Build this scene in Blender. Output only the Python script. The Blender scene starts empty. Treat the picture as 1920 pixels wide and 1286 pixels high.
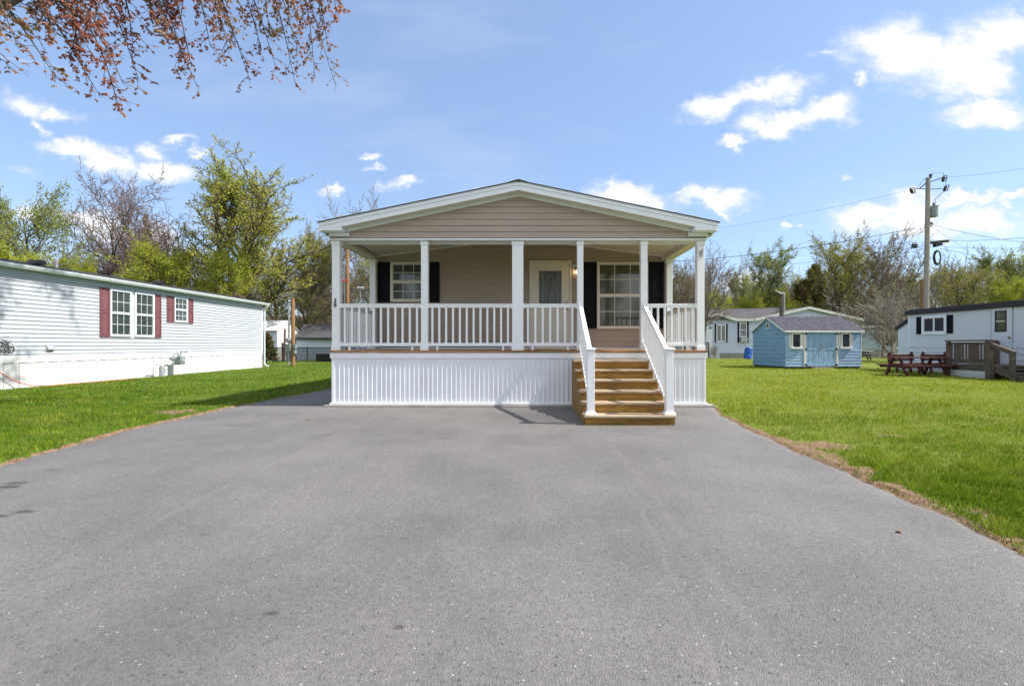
import bpy, bmesh, math, random
import numpy as np
from mathutils import Vector, Matrix, noise
sc = bpy.context.scene
COL = sc.collection
R = math.radians
F, VX, VY, EH = 900.0, 990.0, 646.0, 1.22

# ------------------------------------------------------------------ camera
cd = bpy.data.cameras.new('camera'); cam = bpy.data.objects.new('camera', cd); COL.objects.link(cam)
cam.location = (0, 0, EH); cam.rotation_euler = (R(90), 0, 0)
cd.sensor_width = 36; cd.lens = F/1920*36
cd.shift_x = -(VX-960)/1920; cd.shift_y = (VY-643)/1920
cd.clip_start = .05; cd.clip_end = 3000
sc.camera = cam
sc.view_settings.view_transform = 'Standard'; sc.view_settings.look = 'None'
sc.view_settings.gamma = 1; sc.view_settings.exposure = 1.0
sc.view_settings.use_curve_mapping = False
try:
    sc.cycles.max_bounces = 6; sc.cycles.diffuse_bounces = 4; sc.cycles.transparent_max_bounces = 12
    sc.cycles.caustics_reflective = False; sc.cycles.caustics_refractive = False
    sc.cycles.sample_clamp_indirect = 4
except Exception: pass
# ------------------------------------------------------------------ sun
AZ, EL = R(5.6), R(48.5)          # the sun stands to the east (+X), a hair in front of the facade
sunv = Vector((math.cos(AZ)*math.cos(EL), -math.sin(AZ)*math.cos(EL), math.sin(EL)))
sl = bpy.data.lights.new('sun', 'SUN'); sl.energy = 3.75; sl.angle = R(.55); sl.color = (1, .955, .89)
so = bpy.data.objects.new('sun', sl); COL.objects.link(so); so.location = (30, -3, 40)
so.rotation_euler = sunv.to_track_quat('Z', 'Y').to_euler()

# ------------------------------------------------------------------ node helpers
class N:
    def __init__(s, nt): s.nt = nt; s.L = nt.links
    def n(s, t, **k):
        x = s.nt.nodes.new(t)
        for a, b in k.items(): setattr(x, a, b)
        return x
    def put(s, sock, v):
        if v is None: return
        if isinstance(v, bpy.types.NodeSocket): s.L.new(v, sock)
        else: sock.default_value = v
    def m(s, op, a, b=None, c=None, clamp=False):
        x = s.n('ShaderNodeMath', operation=op, use_clamp=clamp)
        s.put(x.inputs[0], a); s.put(x.inputs[1], b); s.put(x.inputs[2], c); return x.outputs[0]
    def vm(s, op, a, b=None, scale=None):
        x = s.n('ShaderNodeVectorMath', operation=op); s.put(x.inputs[0], a); s.put(x.inputs[1], b)
        if scale is not None: s.put(x.inputs['Scale'], scale)
        return x.outputs['Value'] if op in ('LENGTH', 'DISTANCE', 'DOT_PRODUCT') else x.outputs[0]
    def mix(s, f, a, b, mode='MIX'):
        x = s.n('ShaderNodeMix', data_type='RGBA', blend_type=mode)
        s.put(x.inputs[0], f); s.put(x.inputs[6], c4(a)); s.put(x.inputs[7], c4(b)); return x.outputs[2]
    def noise(s, vec, scale, detail=3, rough=.5, dim='3D', dist=0):
        x = s.n('ShaderNodeTexNoise', noise_dimensions=dim); s.put(x.inputs['Vector'], vec)
        x.inputs['Scale'].default_value = scale; x.inputs['Detail'].default_value = detail
        x.inputs['Roughness'].default_value = rough; x.inputs['Distortion'].default_value = dist
        return x.outputs[0]
    def rng(s, v, a, b, c=0., d=1., t='SMOOTHSTEP'):
        x = s.n('ShaderNodeMapRange', interpolation_type=t)
        s.put(x.inputs[0], v); s.put(x.inputs[1], a); s.put(x.inputs[2], b); s.put(x.inputs[3], c); s.put(x.inputs[4], d)
        return x.outputs[0]
    def scl(s, vec, sx, sy, sz):
        return s.vm('MULTIPLY', vec, (sx, sy, sz))
def c4(v):
    if isinstance(v, (tuple, list)) and len(v) == 3: return (v[0], v[1], v[2], 1)
    return v

# ------------------------------------------------------------------ world: Nishita sky + cumulus by direction
w = bpy.data.worlds.new('World'); sc.world = w; w.use_nodes = True
nt = w.node_tree; nt.nodes.clear(); g = N(nt)
out = g.n('ShaderNodeOutputWorld'); bg = g.n('ShaderNodeBackground'); bg.inputs[1].default_value = .1
nt.links.new(bg.outputs[0], out.inputs[0])
sky = g.n('ShaderNodeTexSky', sky_type='NISHITA'); sky.sun_disc = False
sky.sun_elevation = EL; sky.sun_rotation = R(90)+AZ; sky.altitude = 50; sky.air_density = 1.0
sky.dust_density = .6; sky.ozone_density = 2.2
skyc = g.mix(.35, sky.outputs[0], (2.6, 3.7, 6.0))
tc = g.n('ShaderNodeTexCoord'); sep = g.n('ShaderNodeSeparateXYZ'); g.put(sep.inputs[0], tc.outputs['Generated'])
yy = g.m('MAXIMUM', sep.outputs[1], .02)
u = g.m('DIVIDE', sep.outputs[0], yy); v = g.m('DIVIDE', sep.outputs[2], yy)
cmb = g.n('ShaderNodeCombineXYZ'); g.put(cmb.inputs[0], u); g.put(cmb.inputs[1], v); uv = cmb.outputs[0]
wn = g.n('ShaderNodeTexNoise', noise_dimensions='2D'); g.put(wn.inputs['Vector'], g.scl(uv, 1, 1.5, 1)); wn.inputs['Scale'].default_value = 9; wn.inputs['Detail'].default_value = 6; wn.inputs['Roughness'].default_value = .62
warp = g.vm('SCALE', g.vm('SUBTRACT', wn.outputs['Color'], (.5, .5, .5)), scale=.085)
uvw = g.vm('ADD', uv, warp)
CL = [  # px, py, half width, half height, tilt in degrees, weight
 (1690,95,115,52,-4,1),(1800,112,105,62,10,1),(1890,62,80,46,6,1),(1850,150,62,42,0,.9),(1618,150,14,20,0,.8),(1560,98,40,8,10,.45),
 (1850,212,92,26,0,1),(1345,200,72,22,12,1),(1440,172,92,26,16,1),(1470,228,88,24,8,1),(1548,205,60,32,6,1),(1366,267,27,13,0,1),
 (1170,368,82,24,-6,1),(1225,385,40,14,-10,.9),(1345,370,72,20,-3,1),(1290,362,34,6,0,.6),
 (1620,402,80,27,12,1),(1720,392,85,30,8,1),(1700,430,150,24,0,.85),(1840,418,85,30,4,1),(1800,376,90,12,8,.9),(1905,372,48,10,6,.9),
 (1580,330,20,5,-10,.4),(1466,424,12,6,0,.7),(1490,424,8,5,0,.6),(1400,535,50,28,0,.8),(1350,395,30,8,-20,.6),
 (48,200,52,26,-22,.85),(105,216,48,14,-12,.7),(75,236,30,12,-30,.65),
 (140,280,72,18,-8,1),(215,305,90,24,-14,1),(300,318,66,24,-8,1),(290,283,28,14,-14,.8),(335,260,34,11,-4,.75),(382,284,20,8,0,.7),
 (150,412,72,22,0,.9),(60,400,52,22,0,.8),(210,440,80,30,0,.8),(300,452,70,30,0,.7),(50,318,42,8,0,.35),
 (628,352,24,9,0,.85),(690,296,24,7,0,.7),(705,316,20,6,0,.55),(762,346,34,11,8,.8),(880,354,30,9,0,.8),(735,350,30,10,0,.6),
]
fld = None
for (px, py, hw, hh, tilt, wt) in CL:
    mp = g.n('ShaderNodeMapping', vector_type='TEXTURE'); g.put(mp.inputs[0], uvw)
    mp.inputs['Location'].default_value = ((px-VX)/F, (VY-py)/F, 0)
    mp.inputs['Rotation'].default_value = (0, 0, R(tilt)); mp.inputs['Scale'].default_value = (hw*1.35/F, hh*1.45/F, 1)
    ln = g.vm('LENGTH', mp.outputs[0])
    e = g.m('MULTIPLY', g.m('SUBTRACT', 1, ln), wt)
    fld = e if fld is None else g.m('MAXIMUM', fld, e)
n2 = g.n('ShaderNodeTexNoise', noise_dimensions='2D'); g.put(n2.inputs['Vector'], g.scl(uv, 1, 1.6, 1)); n2.inputs['Scale'].default_value = 16; n2.inputs['Detail'].default_value = 9; n2.inputs['Roughness'].default_value = .6
dens = g.m('ADD', g.m('MULTIPLY', fld, 1.35), g.m('MULTIPLY', g.m('SUBTRACT', n2.outputs[0], .5), .95))
mask = g.m('MULTIPLY', g.rng(dens, .0, .95), .95)
wispn = g.noise(g.scl(uv, .8, 3.0, 1), 2.2, 6, .6, '2D')
wisp = g.m('MULTIPLY', g.rng(wispn, .46, .8), .20)
mask = g.m('MAXIMUM', mask, wisp)
# contrail
ct = g.m('ABSOLUTE', g.m('SUBTRACT', v, g.m('ADD', (VY-106)/F-.0, g.m('MULTIPLY', g.m('ADD', u, 1.1), -.19))))
ctm = g.m('MULTIPLY', g.rng(ct, 0., .006, 1, 0), g.m('MULTIPLY', g.rng(u, -.9, -1.0, 0., .38), g.rng(wispn, .3, .6, .5, 1.)))
mask = g.m('MAXIMUM', mask, ctm)
mask = g.m('MULTIPLY', mask, g.rng(sep.outputs[1], .05, .2))
backm = g.m('MULTIPLY', g.rng(g.noise(g.scl(tc.outputs['Generated'], 1, 1, 2), 3, 5, .6), .38, .58), g.rng(sep.outputs[1], .1, -.15))  # unseen bright cloud behind the camera, added to fill the shaded facade
shade = g.rng(g.m('ADD', dens, g.m('MULTIPLY', g.noise(g.scl(uv, 1, 2, 1), 9, 4, .5, '2D'), .35)), .35, 1.0)
cloud = g.mix(shade, (4.1, 4.4, 5.2), (5.35, 5.4, 5.6))
skyf = g.mix(backm, g.mix(mask, skyc, cloud), (7.6, 7.7, 8.0))
# below the horizon: dim ground tone
low = g.rng(sep.outputs[2], -.02, 0.)
g.put(bg.inputs[0], g.mix(low, (1.2, 1.4, 1.0), skyf))

# ------------------------------------------------------------------ materials
MATS = {}
def mat(name, col, rough=.6, spec=.4, var=.0, vs=3., fine=0., fs=60., bump=0., bs=80., metal=0., grime=None, ga=.0, gs=1.2, stretch=(1,1,1), emit=None, es=0, trans=0):
    m = bpy.data.materials.new(name); m.use_nodes = True; nt = m.node_tree; g = N(nt)
    b = nt.nodes['Principled BSDF']; tcn = g.n('ShaderNodeTexCoord'); p = tcn.outputs['Object']
    if stretch != (1,1,1): p = g.scl(p, *stretch)
    c = c4(col)
    if var:
        f = g.noise(p, vs, 4, .55); k = g.rng(f, .3, .7, 1-var, 1+var, 'LINEAR')
        c = g.vm('SCALE', c[:3] if isinstance(c, tuple) else c, scale=k)
    if fine:
        f = g.noise(p, fs, 2, .6); k = g.rng(f, .3, .7, 1-fine, 1+fine, 'LINEAR')
        c = g.vm('SCALE', c[:3] if isinstance(c, tuple) else c, scale=k)
    if grime:
        f = g.rng(g.noise(p, gs, 6, .65), .5, .78, 0, ga); c = g.mix(f, c, c4(grime))
    g.put(b.inputs['Base Color'], c)
    b.inputs['Roughness'].default_value = rough; b.inputs['Specular IOR Level'].default_value = spec
    b.inputs['Metallic'].default_value = metal
    if bump:
        bn = g.n('ShaderNodeBump'); bn.inputs['Strength'].default_value = bump; bn.inputs['Distance'].default_value = .01
        g.put(bn.inputs['Height'], g.noise(p, bs, 3, .6)); g.put(b.inputs['Normal'], bn.outputs[0])
    if emit: b.inputs['Emission Color'].default_value = c4(emit); b.inputs['Emission Strength'].default_value = es
    if trans: b.inputs['Transmission Weight'].default_value = trans
    MATS[name] = m; return m
def leafmat(name, c1, c2, c3=None, tr=.35):
    """leaf colours vary from face to face; light passes through"""
    m = bpy.data.materials.new(name); m.use_nodes = True; nt = m.node_tree; nt.nodes.clear(); g = N(nt)
    o = g.n('ShaderNodeOutputMaterial'); at = g.n('ShaderNodeAttribute', attribute_name='rnd')
    oi = g.n('ShaderNodeObjectInfo')
    c = g.mix(at.outputs['Fac'], c1, c2)
    if c3:
        gp = g.n('ShaderNodeNewGeometry'); c = g.mix(g.rng(g.noise(gp.outputs['Position'], .8, 3), .4, .65), c, c3)
    k = g.rng(oi.outputs['Random'], 0, 1, .85, 1.15, 'LINEAR'); c = g.vm('SCALE', c, scale=k)
    d = g.n('ShaderNodeBsdfDiffuse'); t = g.n('ShaderNodeBsdfTranslucent'); g.put(d.inputs[0], c); g.put(t.inputs[0], c)
    mx = g.n('ShaderNodeMixShader'); mx.inputs[0].default_value = tr
    g.L.new(d.outputs[0], mx.inputs[1]); g.L.new(t.outputs[0], mx.inputs[2]); g.L.new(mx.outputs[0], o.inputs[0])
    MATS[name] = m; return m

mat('white_vinyl', (.78,.79,.80), .38, .45, var=.03, vs=4, bump=.05, bs=30)
mat('white_trim', (.75,.78,.83), .45, .4, var=.03, vs=6)
mat('white_skirt', (.74,.76,.80), .42, .45, var=.05, vs=2.5, grime=(.42,.39,.34), ga=.22, gs=3)
mat('tan_siding', (.385,.315,.265), .6, .3, var=.05, vs=2, fine=.04, fs=90, stretch=(.3,1,1), bump=.15, bs=60)
mat('soffit', (.66,.63,.56), .6, .3, var=.03)
mat('roof_shingle', (.085,.08,.085), .9, .2, var=.2, vs=5, fine=.35, fs=70, bump=.5, bs=60)
mat('dark_shutter', (.008,.009,.013), .75, .15, var=.1)
mat('glass', (.05,.065,.06), .05, .9, var=.35, vs=2.0)
mat('glass_blind', (.065,.075,.055), .06, .8, var=.22, vs=1.6)
mat('glass_dark', (.02,.025,.035), .06, .8, var=.3, vs=2)
mat('door_paint', (.70,.66,.58), .45, .4, var=.03)
mat('leaded_glass', (.06,.07,.075), .12, .8, var=.6, vs=16, fine=.5, fs=45, bump=1.0, bs=30)
mat('brass', (.35,.26,.13), .3, .5, metal=.9)
mat('dark_metal', (.03,.028,.026), .45, .5, metal=.3)
mat('steel', (.32,.33,.34), .4, .5, metal=.6, var=.1)
mat('warm_bulb', (1,.8,.5), .4, .3, emit=(1,.62,.28), es=9)
mat('cedar', (.25,.132,.026), .65, .3, var=.34, vs=3, fine=.28, fs=22, stretch=(.35,3,3), bump=.2, bs=40, grime=(.22,.14,.07), ga=.5, gs=2)
mat('tread_wood', (.36,.27,.18), .75, .25, var=.2, vs=3, fine=.15, fs=24, stretch=(.3,3,3), bump=.2, bs=40, grime=(.50,.45,.40), ga=.7, gs=3)
mat('deck_wood', (.30,.165,.07), .7, .3, var=.25, vs=3, fine=.15, fs=30, stretch=(.4,2,2))
mat('concrete', (.27,.265,.24), .9, .2, var=.15, vs=4, fine=.15, fs=40, bump=.4, bs=30)
mat('grey_siding', (.47,.49,.515), .45, .4, var=.03, vs=1.2, grime=(.5,.52,.5), ga=.12, gs=2)
mat('bright_skirt', (.66,.66,.65), .5, .4, var=.02, vs=2, grime=(.6,.58,.5), ga=.15, gs=2)
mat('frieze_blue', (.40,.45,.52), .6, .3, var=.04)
mat('gutter_white', (.60,.64,.65), .35, .5, var=.05)
mat('burgundy', (.18,.07,.078), .5, .4, var=.08, vs=4)
mat('black_number', (.01,.01,.011), .4, .5)
mat('blue_paint', (.19,.33,.50), .75, .25, var=.14, vs=3, fine=.1, fs=14, stretch=(1,1,3.), grime=(.36,.46,.55), ga=.5, gs=4, bump=.3, bs=40)
mat('blue_sunlit', (.27,.39,.55), .75, .25, var=.12, vs=3, fine=.1, fs=14, stretch=(1,1,3.), grime=(.40,.48,.54), ga=.5, gs=4, bump=.3, bs=40)  # paler copy of the shed blue: sunlight on the front put into the colour
mat('blue_door', (.24,.38,.54), .75, .25, var=.16, vs=4, fine=.1, fs=14, stretch=(3.,1,.6), grime=(.07,.07,.07), ga=.5, gs=3, bump=.3, bs=40)
mat('shed_shingle', (.066,.064,.080), .9, .2, var=.2, vs=3, fine=.4, fs=9, stretch=(1,1,1), bump=.5, bs=30)
mat('old_white', (.66,.65,.62), .6, .3, var=.08, vs=5, grime=(.3,.27,.22), ga=.25, gs=4)
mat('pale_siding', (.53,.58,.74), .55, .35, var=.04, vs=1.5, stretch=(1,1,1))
mat('bluish_siding', (.34,.42,.45), .6, .3, var=.06, vs=1.5)
mat('bluewhite_panel', (.60,.64,.70), .45, .4, var=.04, vs=1.5, grime=(.45,.42,.4), ga=.2, gs=1.5)
mat('dark_fascia', (.035,.03,.04), .6, .3, var=.15)
mat('weathered_wood', (.105,.085,.07), .85, .2, var=.25, vs=4, fine=.2, fs=30)
mat('redwood', (.085,.028,.026), .75, .25, var=.25, vs=4, fine=.2, fs=30)
mat('pole_wood', (.27,.245,.22), .85, .2, var=.15, vs=2, fine=.15, fs=30, stretch=(3,3,.3))
mat('pole_brown', (.27,.15,.075), .85, .2, var=.25, vs=2, fine=.15, fs=30, stretch=(3,3,.4))
mat('wire', (.03,.03,.032), .6, .3)
mat('pvc', (.33,.34,.36), .5, .4)
mat('orange_rubber', (.62,.12,.05), .5, .4)
mat('blue_plastic', (.01,.09,.45), .4, .5, var=.1)
mat('transformer_grey', (.20,.25,.24), .5, .4, var=.12)
mat('rust', (.10,.05,.04), .8, .3, var=.3, vs=5)
mat('white_metal_roof', (.62,.62,.63), .5, .4, var=.1, vs=3, grime=(.25,.2,.18), ga=.8, gs=2.2)
mat('black_plastic', (.015,.015,.018), .5, .4)
mat('bark', (.165,.14,.118), .9, .15, var=.25, vs=3, fine=.25, fs=20, bump=.8, bs=25)
mat('bark_dark', (.095,.078,.064), .9, .15, var=.25, vs=3, fine=.25, fs=20)
mat('roof_dark', (.04,.036,.036), .85, .2, var=.2, vs=5)
mat('twig_brown', (.20,.155,.125), .9, .1, var=.2, vs=1)
mat('twig_pink', (.22,.165,.155), .9, .1, var=.2, vs=1)
mat('twig_grey', (.27,.235,.20), .9, .1, var=.2, vs=1)
leafmat('leaf_bud', (.30,.30,.04), (.50,.46,.08), (.33,.38,.08))
leafmat('leaf_lime', (.27,.33,.025), (.46,.48,.06), (.36,.38,.05))
leafmat('leaf_green', (.19,.26,.05), (.36,.40,.09))
leafmat('leaf_pale', (.22,.27,.09), (.34,.38,.15))
leafmat('needle_dark', (.06,.085,.03), (.14,.155,.05), (.15,.115,.055), .2)
leafmat('leaf_copper', (.30,.12,.095), (.58,.27,.18), (.40,.28,.16), .55)
leafmat('leaf_olive', (.10,.11,.035), (.20,.19,.055), (.17,.125,.06), .2)
leafmat('leaf_brown', (.20,.15,.09), (.32,.26,.13), (.28,.28,.09), .25)
leafmat('blade', (.05,.10,.008), (.15,.235,.024), None, .3)
_g = N(MATS['blade'].node_tree); _nt = MATS['blade'].node_tree
_sp = _g.n('ShaderNodeSeparateXYZ'); _gp = _g.n('ShaderNodeNewGeometry').outputs['Position']; _g.put(_sp.inputs[0], _gp)
_at = _g.n('ShaderNodeAttribute', attribute_name='rnd')
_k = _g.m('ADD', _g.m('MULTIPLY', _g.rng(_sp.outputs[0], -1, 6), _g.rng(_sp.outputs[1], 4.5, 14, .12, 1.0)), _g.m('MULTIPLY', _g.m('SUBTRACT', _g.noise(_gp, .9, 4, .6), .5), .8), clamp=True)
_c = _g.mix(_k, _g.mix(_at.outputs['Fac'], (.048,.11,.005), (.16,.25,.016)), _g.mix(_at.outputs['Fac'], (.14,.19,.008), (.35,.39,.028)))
_c = _g.mix(_g.m('MULTIPLY', _g.rng(_g.noise(_g.scl(_gp, 1, 1.8, 1), 2.2, 5, .7), .5, .7), .6), _c, (.42,.40,.09))
_c = _g.mix(_g.m('MULTIPLY', _g.rng(_g.noise(_g.scl(_gp, .6, 2.2, 1), .8, 5, .65), .48, .68), .5), _c, (.35,.35,.06))
_c = _g.vm('SCALE', _c, scale=_g.rng(_g.noise(_g.scl(_gp, 1, 1.6, 1), 5, 4, .65), .32, .68, .65, 1.34, 'LINEAR'))
for _n in _nt.nodes:
    if _n.type in ('BSDF_DIFFUSE', 'BSDF_TRANSLUCENT'):
        for _l in list(_n.inputs[0].links): _nt.links.remove(_l)
        _g.L.new(_c, _n.inputs[0])

# ------------------------------------------------------------------ object helpers
def tag(o, label=None, cat=None, group=None, kind=None):
    if label: o['label'] = label
    if cat: o['category'] = cat
    if group: o['group'] = group
    if kind: o['kind'] = kind
    return o
def thing(name, label, cat, loc=(0,0,0), group=None):
    o = bpy.data.objects.new(name, None); COL.objects.link(o); o.location = loc; o.empty_display_size = .2
    return tag(o, label, cat, group)
def root_loc(p):
    L = Vector((0,0,0))
    while p is not None: L = L + Vector(p.location); p = p.parent
    return L
def link(name, me, parent=None):
    o = bpy.data.objects.new(name, me); COL.objects.link(o)
    if parent is not None: o.parent = parent
    return o
class MB:
    def __init__(s, T=None): s.v = []; s.f = []; s.T = T
    def add(s, vs, fs):
        b = len(s.v)
        if s.T: vs = [s.T(*p) for p in vs]
        s.v += [tuple(p) for p in vs]; s.f += [tuple(i+b for i in q) for q in fs]; return s
    def box(s, x0, x1, y0, y1, z0, z1):
        return s.add([(x0,y0,z0),(x1,y0,z0),(x1,y1,z0),(x0,y1,z0),(x0,y0,z1),(x1,y0,z1),(x1,y1,z1),(x0,y1,z1)],
              [(0,3,2,1),(4,5,6,7),(0,1,5,4),(1,2,6,5),(2,3,7,6),(3,0,4,7)])
    def hexa(s, a, b):     # two quads (lists of 4 points)
        return s.add(list(a)+list(b), [(0,3,2,1),(4,5,6,7),(0,1,5,4),(1,2,6,5),(2,3,7,6),(3,0,4,7)])
    def prism(s, poly, d, ax=1, a=0, b=1):   # polygon (p,q) extruded along axis ax from a to b
        n = len(poly)
        def P(p, q, w): return {0:(w,p,q), 1:(p,w,q), 2:(p,q,w)}[ax]
        return s.add([P(p,q,a) for p,q in poly]+[P(p,q,b) for p,q in poly],
              [tuple(range(n))[::-1], tuple(range(n,2*n))]+[(i,(i+1)%n,n+(i+1)%n,n+i) for i in range(n)])
    def bar(s, p, q, w, h=None, up=(0,0,1)):
        h = h or w; p = Vector(p); q = Vector(q); d = (q-p).normalized(); u_ = Vector(up)
        if abs(d.dot(u_)) > .98: u_ = Vector((0,1,0))
        r = d.cross(u_).normalized(); t = r.cross(d).normalized(); r *= w/2; t *= h/2
        return s.hexa([p-r-t,p+r-t,p+r+t,p-r+t], [q-r-t,q+r-t,q+r+t,q-r+t])
    def tube(s, pts, rad, n=8, caps=True):
        pts = [Vector(p) for p in pts]
        if not isinstance(rad, (list, tuple)): rad = [rad]*len(pts)
        vs = []; fs = []; up = None
        for i, p in enumerate(pts):
            d = (pts[min(i+1,len(pts)-1)]-pts[max(i-1,0)])
            d = d.normalized() if d.length > 1e-9 else Vector((0,0,1))
            if up is None:
                up = Vector((0,0,1)) if abs(d.z) < .9 else Vector((1,0,0))
            r = d.cross(up)
            if r.length < 1e-4: r = d.cross(Vector((0,1,.3)))
            r.normalize(); t = r.cross(d).normalized(); up = t
            for k in range(n):
                a = 2*math.pi*k/n; vs.append(p+(r*math.cos(a)+t*math.sin(a))*rad[i])
        for i in range(len(pts)-1):
            for k in range(n): fs.append((i*n+k, i*n+(k+1)%n, (i+1)*n+(k+1)%n, (i+1)*n+k))
        if caps: fs += [tuple(range(n))[::-1], tuple((len(pts)-1)*n+k for k in range(n))]
        return s.add(vs, fs)
    def cyl(s, c, r, h, n=16, r2=None):
        return s.tube([c, (c[0],c[1],c[2]+h)], [r, r if r2 is None else r2], n)
    def lathe(s, c, prof, n=16):
        vs = []; fs = []
        for (r_, z) in prof:
            for k in range(n): a = 2*math.pi*k/n; vs.append((c[0]+r_*math.cos(a), c[1]+r_*math.sin(a), c[2]+z))
        for i in range(len(prof)-1):
            for k in range(n): fs.append((i*n+k, i*n+(k+1)%n, (i+1)*n+(k+1)%n, (i+1)*n+k))
        fs += [tuple(range(n))[::-1], tuple((len(prof)-1)*n+k for k in range(n))]
        return s.add(vs, fs)
    def build(s, name, m, parent=None, bevel=0, smooth=False, label=None):
        L = root_loc(parent) if parent is not None else Vector((0,0,0))
        me = bpy.data.meshes.new(name)
        me.from_pydata([(p[0]-L.x, p[1]-L.y, p[2]-L.z) for p in s.v], [], s.f)
        me.materials.append(MATS[m] if isinstance(m, str) else m)
        if len(s.f) < 6000:
            bm = bmesh.new(); bm.from_mesh(me); bmesh.ops.recalc_face_normals(bm, faces=bm.faces[:]); bm.to_mesh(me); bm.free()
        if smooth: me.polygons.foreach_set('use_smooth', [True]*len(me.polygons))
        o = link(name, me, parent)
        if bevel:
            md = o.modifiers.new('bevel', 'BEVEL'); md.width = bevel; md.segments = 2; md.limit_method = 'ANGLE'; md.angle_limit = R(40)
        if label: o['label'] = label
        return o
def npmesh(name, V, Fa, k, m, parent=None, rnd=None, smooth=False):
    """numpy arrays to a mesh; all faces with k corners"""
    me = bpy.data.meshes.new(name); V = np.asarray(V, dtype=np.float32); Fa = np.asarray(Fa, dtype=np.int32).reshape(-1)
    nf = len(Fa)//k
    me.vertices.add(len(V)); me.vertices.foreach_set('co', V.reshape(-1))
    me.loops.add(len(Fa)); me.loops.foreach_set('vertex_index', Fa)
    me.polygons.add(nf); me.polygons.foreach_set('loop_start', np.arange(0, nf*k, k, dtype=np.int32))
    me.polygons.foreach_set('loop_total', np.full(nf, k, dtype=np.int32))
    if smooth: me.polygons.foreach_set('use_smooth', np.ones(nf, dtype=bool))
    me.update(calc_edges=True)
    if rnd is not None:
        a = me.attributes.new('rnd', 'FLOAT', 'FACE'); a.data.foreach_set('value', np.asarray(rnd, dtype=np.float32))
    me.materials.append(MATS[m] if isinstance(m, str) else m)
    if name is None: return me
    return link(name, me, parent)

# planes: u along the wall, v up, w outwards
def wallT(ox, oy, ux, uy, nx, ny):
    return lambda u_, w_, v_: (ox+ux*u_+nx*w_, oy+uy*u_+ny*w_, v_)
def south(y): return wallT(0, y, 1, 0, 0, -1)            # wall facing the camera
def east(x): return wallT(x, 0, 0, 1, 1, 0)              # facing +X, u = Y
def west(x): return wallT(x, 0, 0, 1, -1, 0)             # facing -X, u = Y
def laps(T, zlist, lo, hi, holes=(), proud=.018, gap=.016):
    """clapboards between the heights in zlist, each with an open groove under its lip; lo(z), hi(z) give the ends"""
    mb = MB(T)
    for a0, b in zip(zlist[:-1], zlist[1:]):
        la, ha = lo(a0), hi(a0)
        if ha-la < .01: continue
        a = a0+gap; l1, h1, lb, hb = lo(a), hi(a), lo(b), hi(b)
        if hb < lb: lb = hb = (lb+hb)/2
        if h1 < l1: continue
        mb.add([(la,.001,a0),(ha,.001,a0),(h1,.001,a),(l1,.001,a)], [(0,1,2,3)])
        mb.add([(l1,0,a),(h1,0,a),(h1,proud,a),(l1,proud,a),(lb,0,b),(hb,0,b),(hb,proud*.55,b),(lb,proud*.55,b)],
               [(0,3,2,1),(4,5,6,7),(3,2,6,7),(1,2,6,5),(0,3,7,4),(0,1,5,4)])
    return mb
def fr(a, b, step):
    n = max(1, round((b-a)/step)); return [a+(b-a)*i/n for i in range(n+1)]
def window(parent, T, u0, u1, v0, v1, cols=3, rows=2, frame=.05, off=.017, mw=.014, gl='glass', trim='white_trim', proud=.03, sash=True, slide=False, name='window', upper_only=False, label=None):
    T0 = T; T = lambda u_, w_, v_: T0(u_, w_+off, v_)
    mb = MB(T); f = frame; d = proud
    mb.box(u0, u0+f, 0, d, v0, v1); mb.box(u1-f, u1, 0, d, v0, v1)
    mb.box(u0+f, u1-f, 0, d, v1-f, v1); mb.box(u0+f, u1-f, 0, d+.006, v0, v0+f)
    a0, a1, b0, b1 = u0+f, u1-f, v0+f, v1-f
    parts = [(a0,a1,b0,b1)]
    if sash:
        vm = (b0+b1)/2; s_ = .022
        mb.box(a0, a1, 0, d-.004, vm-s_, vm+s_); parts = [(a0,a1,b0,vm-s_),(a0,a1,vm+s_,b1)]
    if slide:
        um = (a0+a1)/2; mb.box(um-.025, um+.025, 0, d-.004, b0, b1); parts = [(a0,um-.025,b0,b1),(um+.025,a1,b0,b1)]
    for i, (p0,p1,q0,q1) in enumerate(parts):
        s2 = .016
        mb.box(p0, p0+s2, 0, d-.012, q0, q1); mb.box(p1-s2, p1, 0, d-.012, q0, q1)
        mb.box(p0+s2, p1-s2, 0, d-.012, q0, q0+s2); mb.box(p0+s2, p1-s2, 0, d-.012, q1-s2, q1)
        if upper_only and i == 0: continue
        for c in range(1, cols):
            uc = p0+(p1-p0)*c/cols; mb.box(uc-mw/2, uc+mw/2, 0, .0135, q0+s2, q1-s2)
        for r in range(1, rows):
            vc = q0+(q1-q0)*r/rows; mb.box(p0+s2, p1-s2, 0, .0125, vc-mw/2, vc+mw/2)
    o = mb.build(name, trim, parent, label=label)
    MB(T).box(u0+f*.5, u1-f*.5, -.01, .009, v0+f*.5, v1-f*.5).build('glass', gl, o)
    return o
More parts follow.
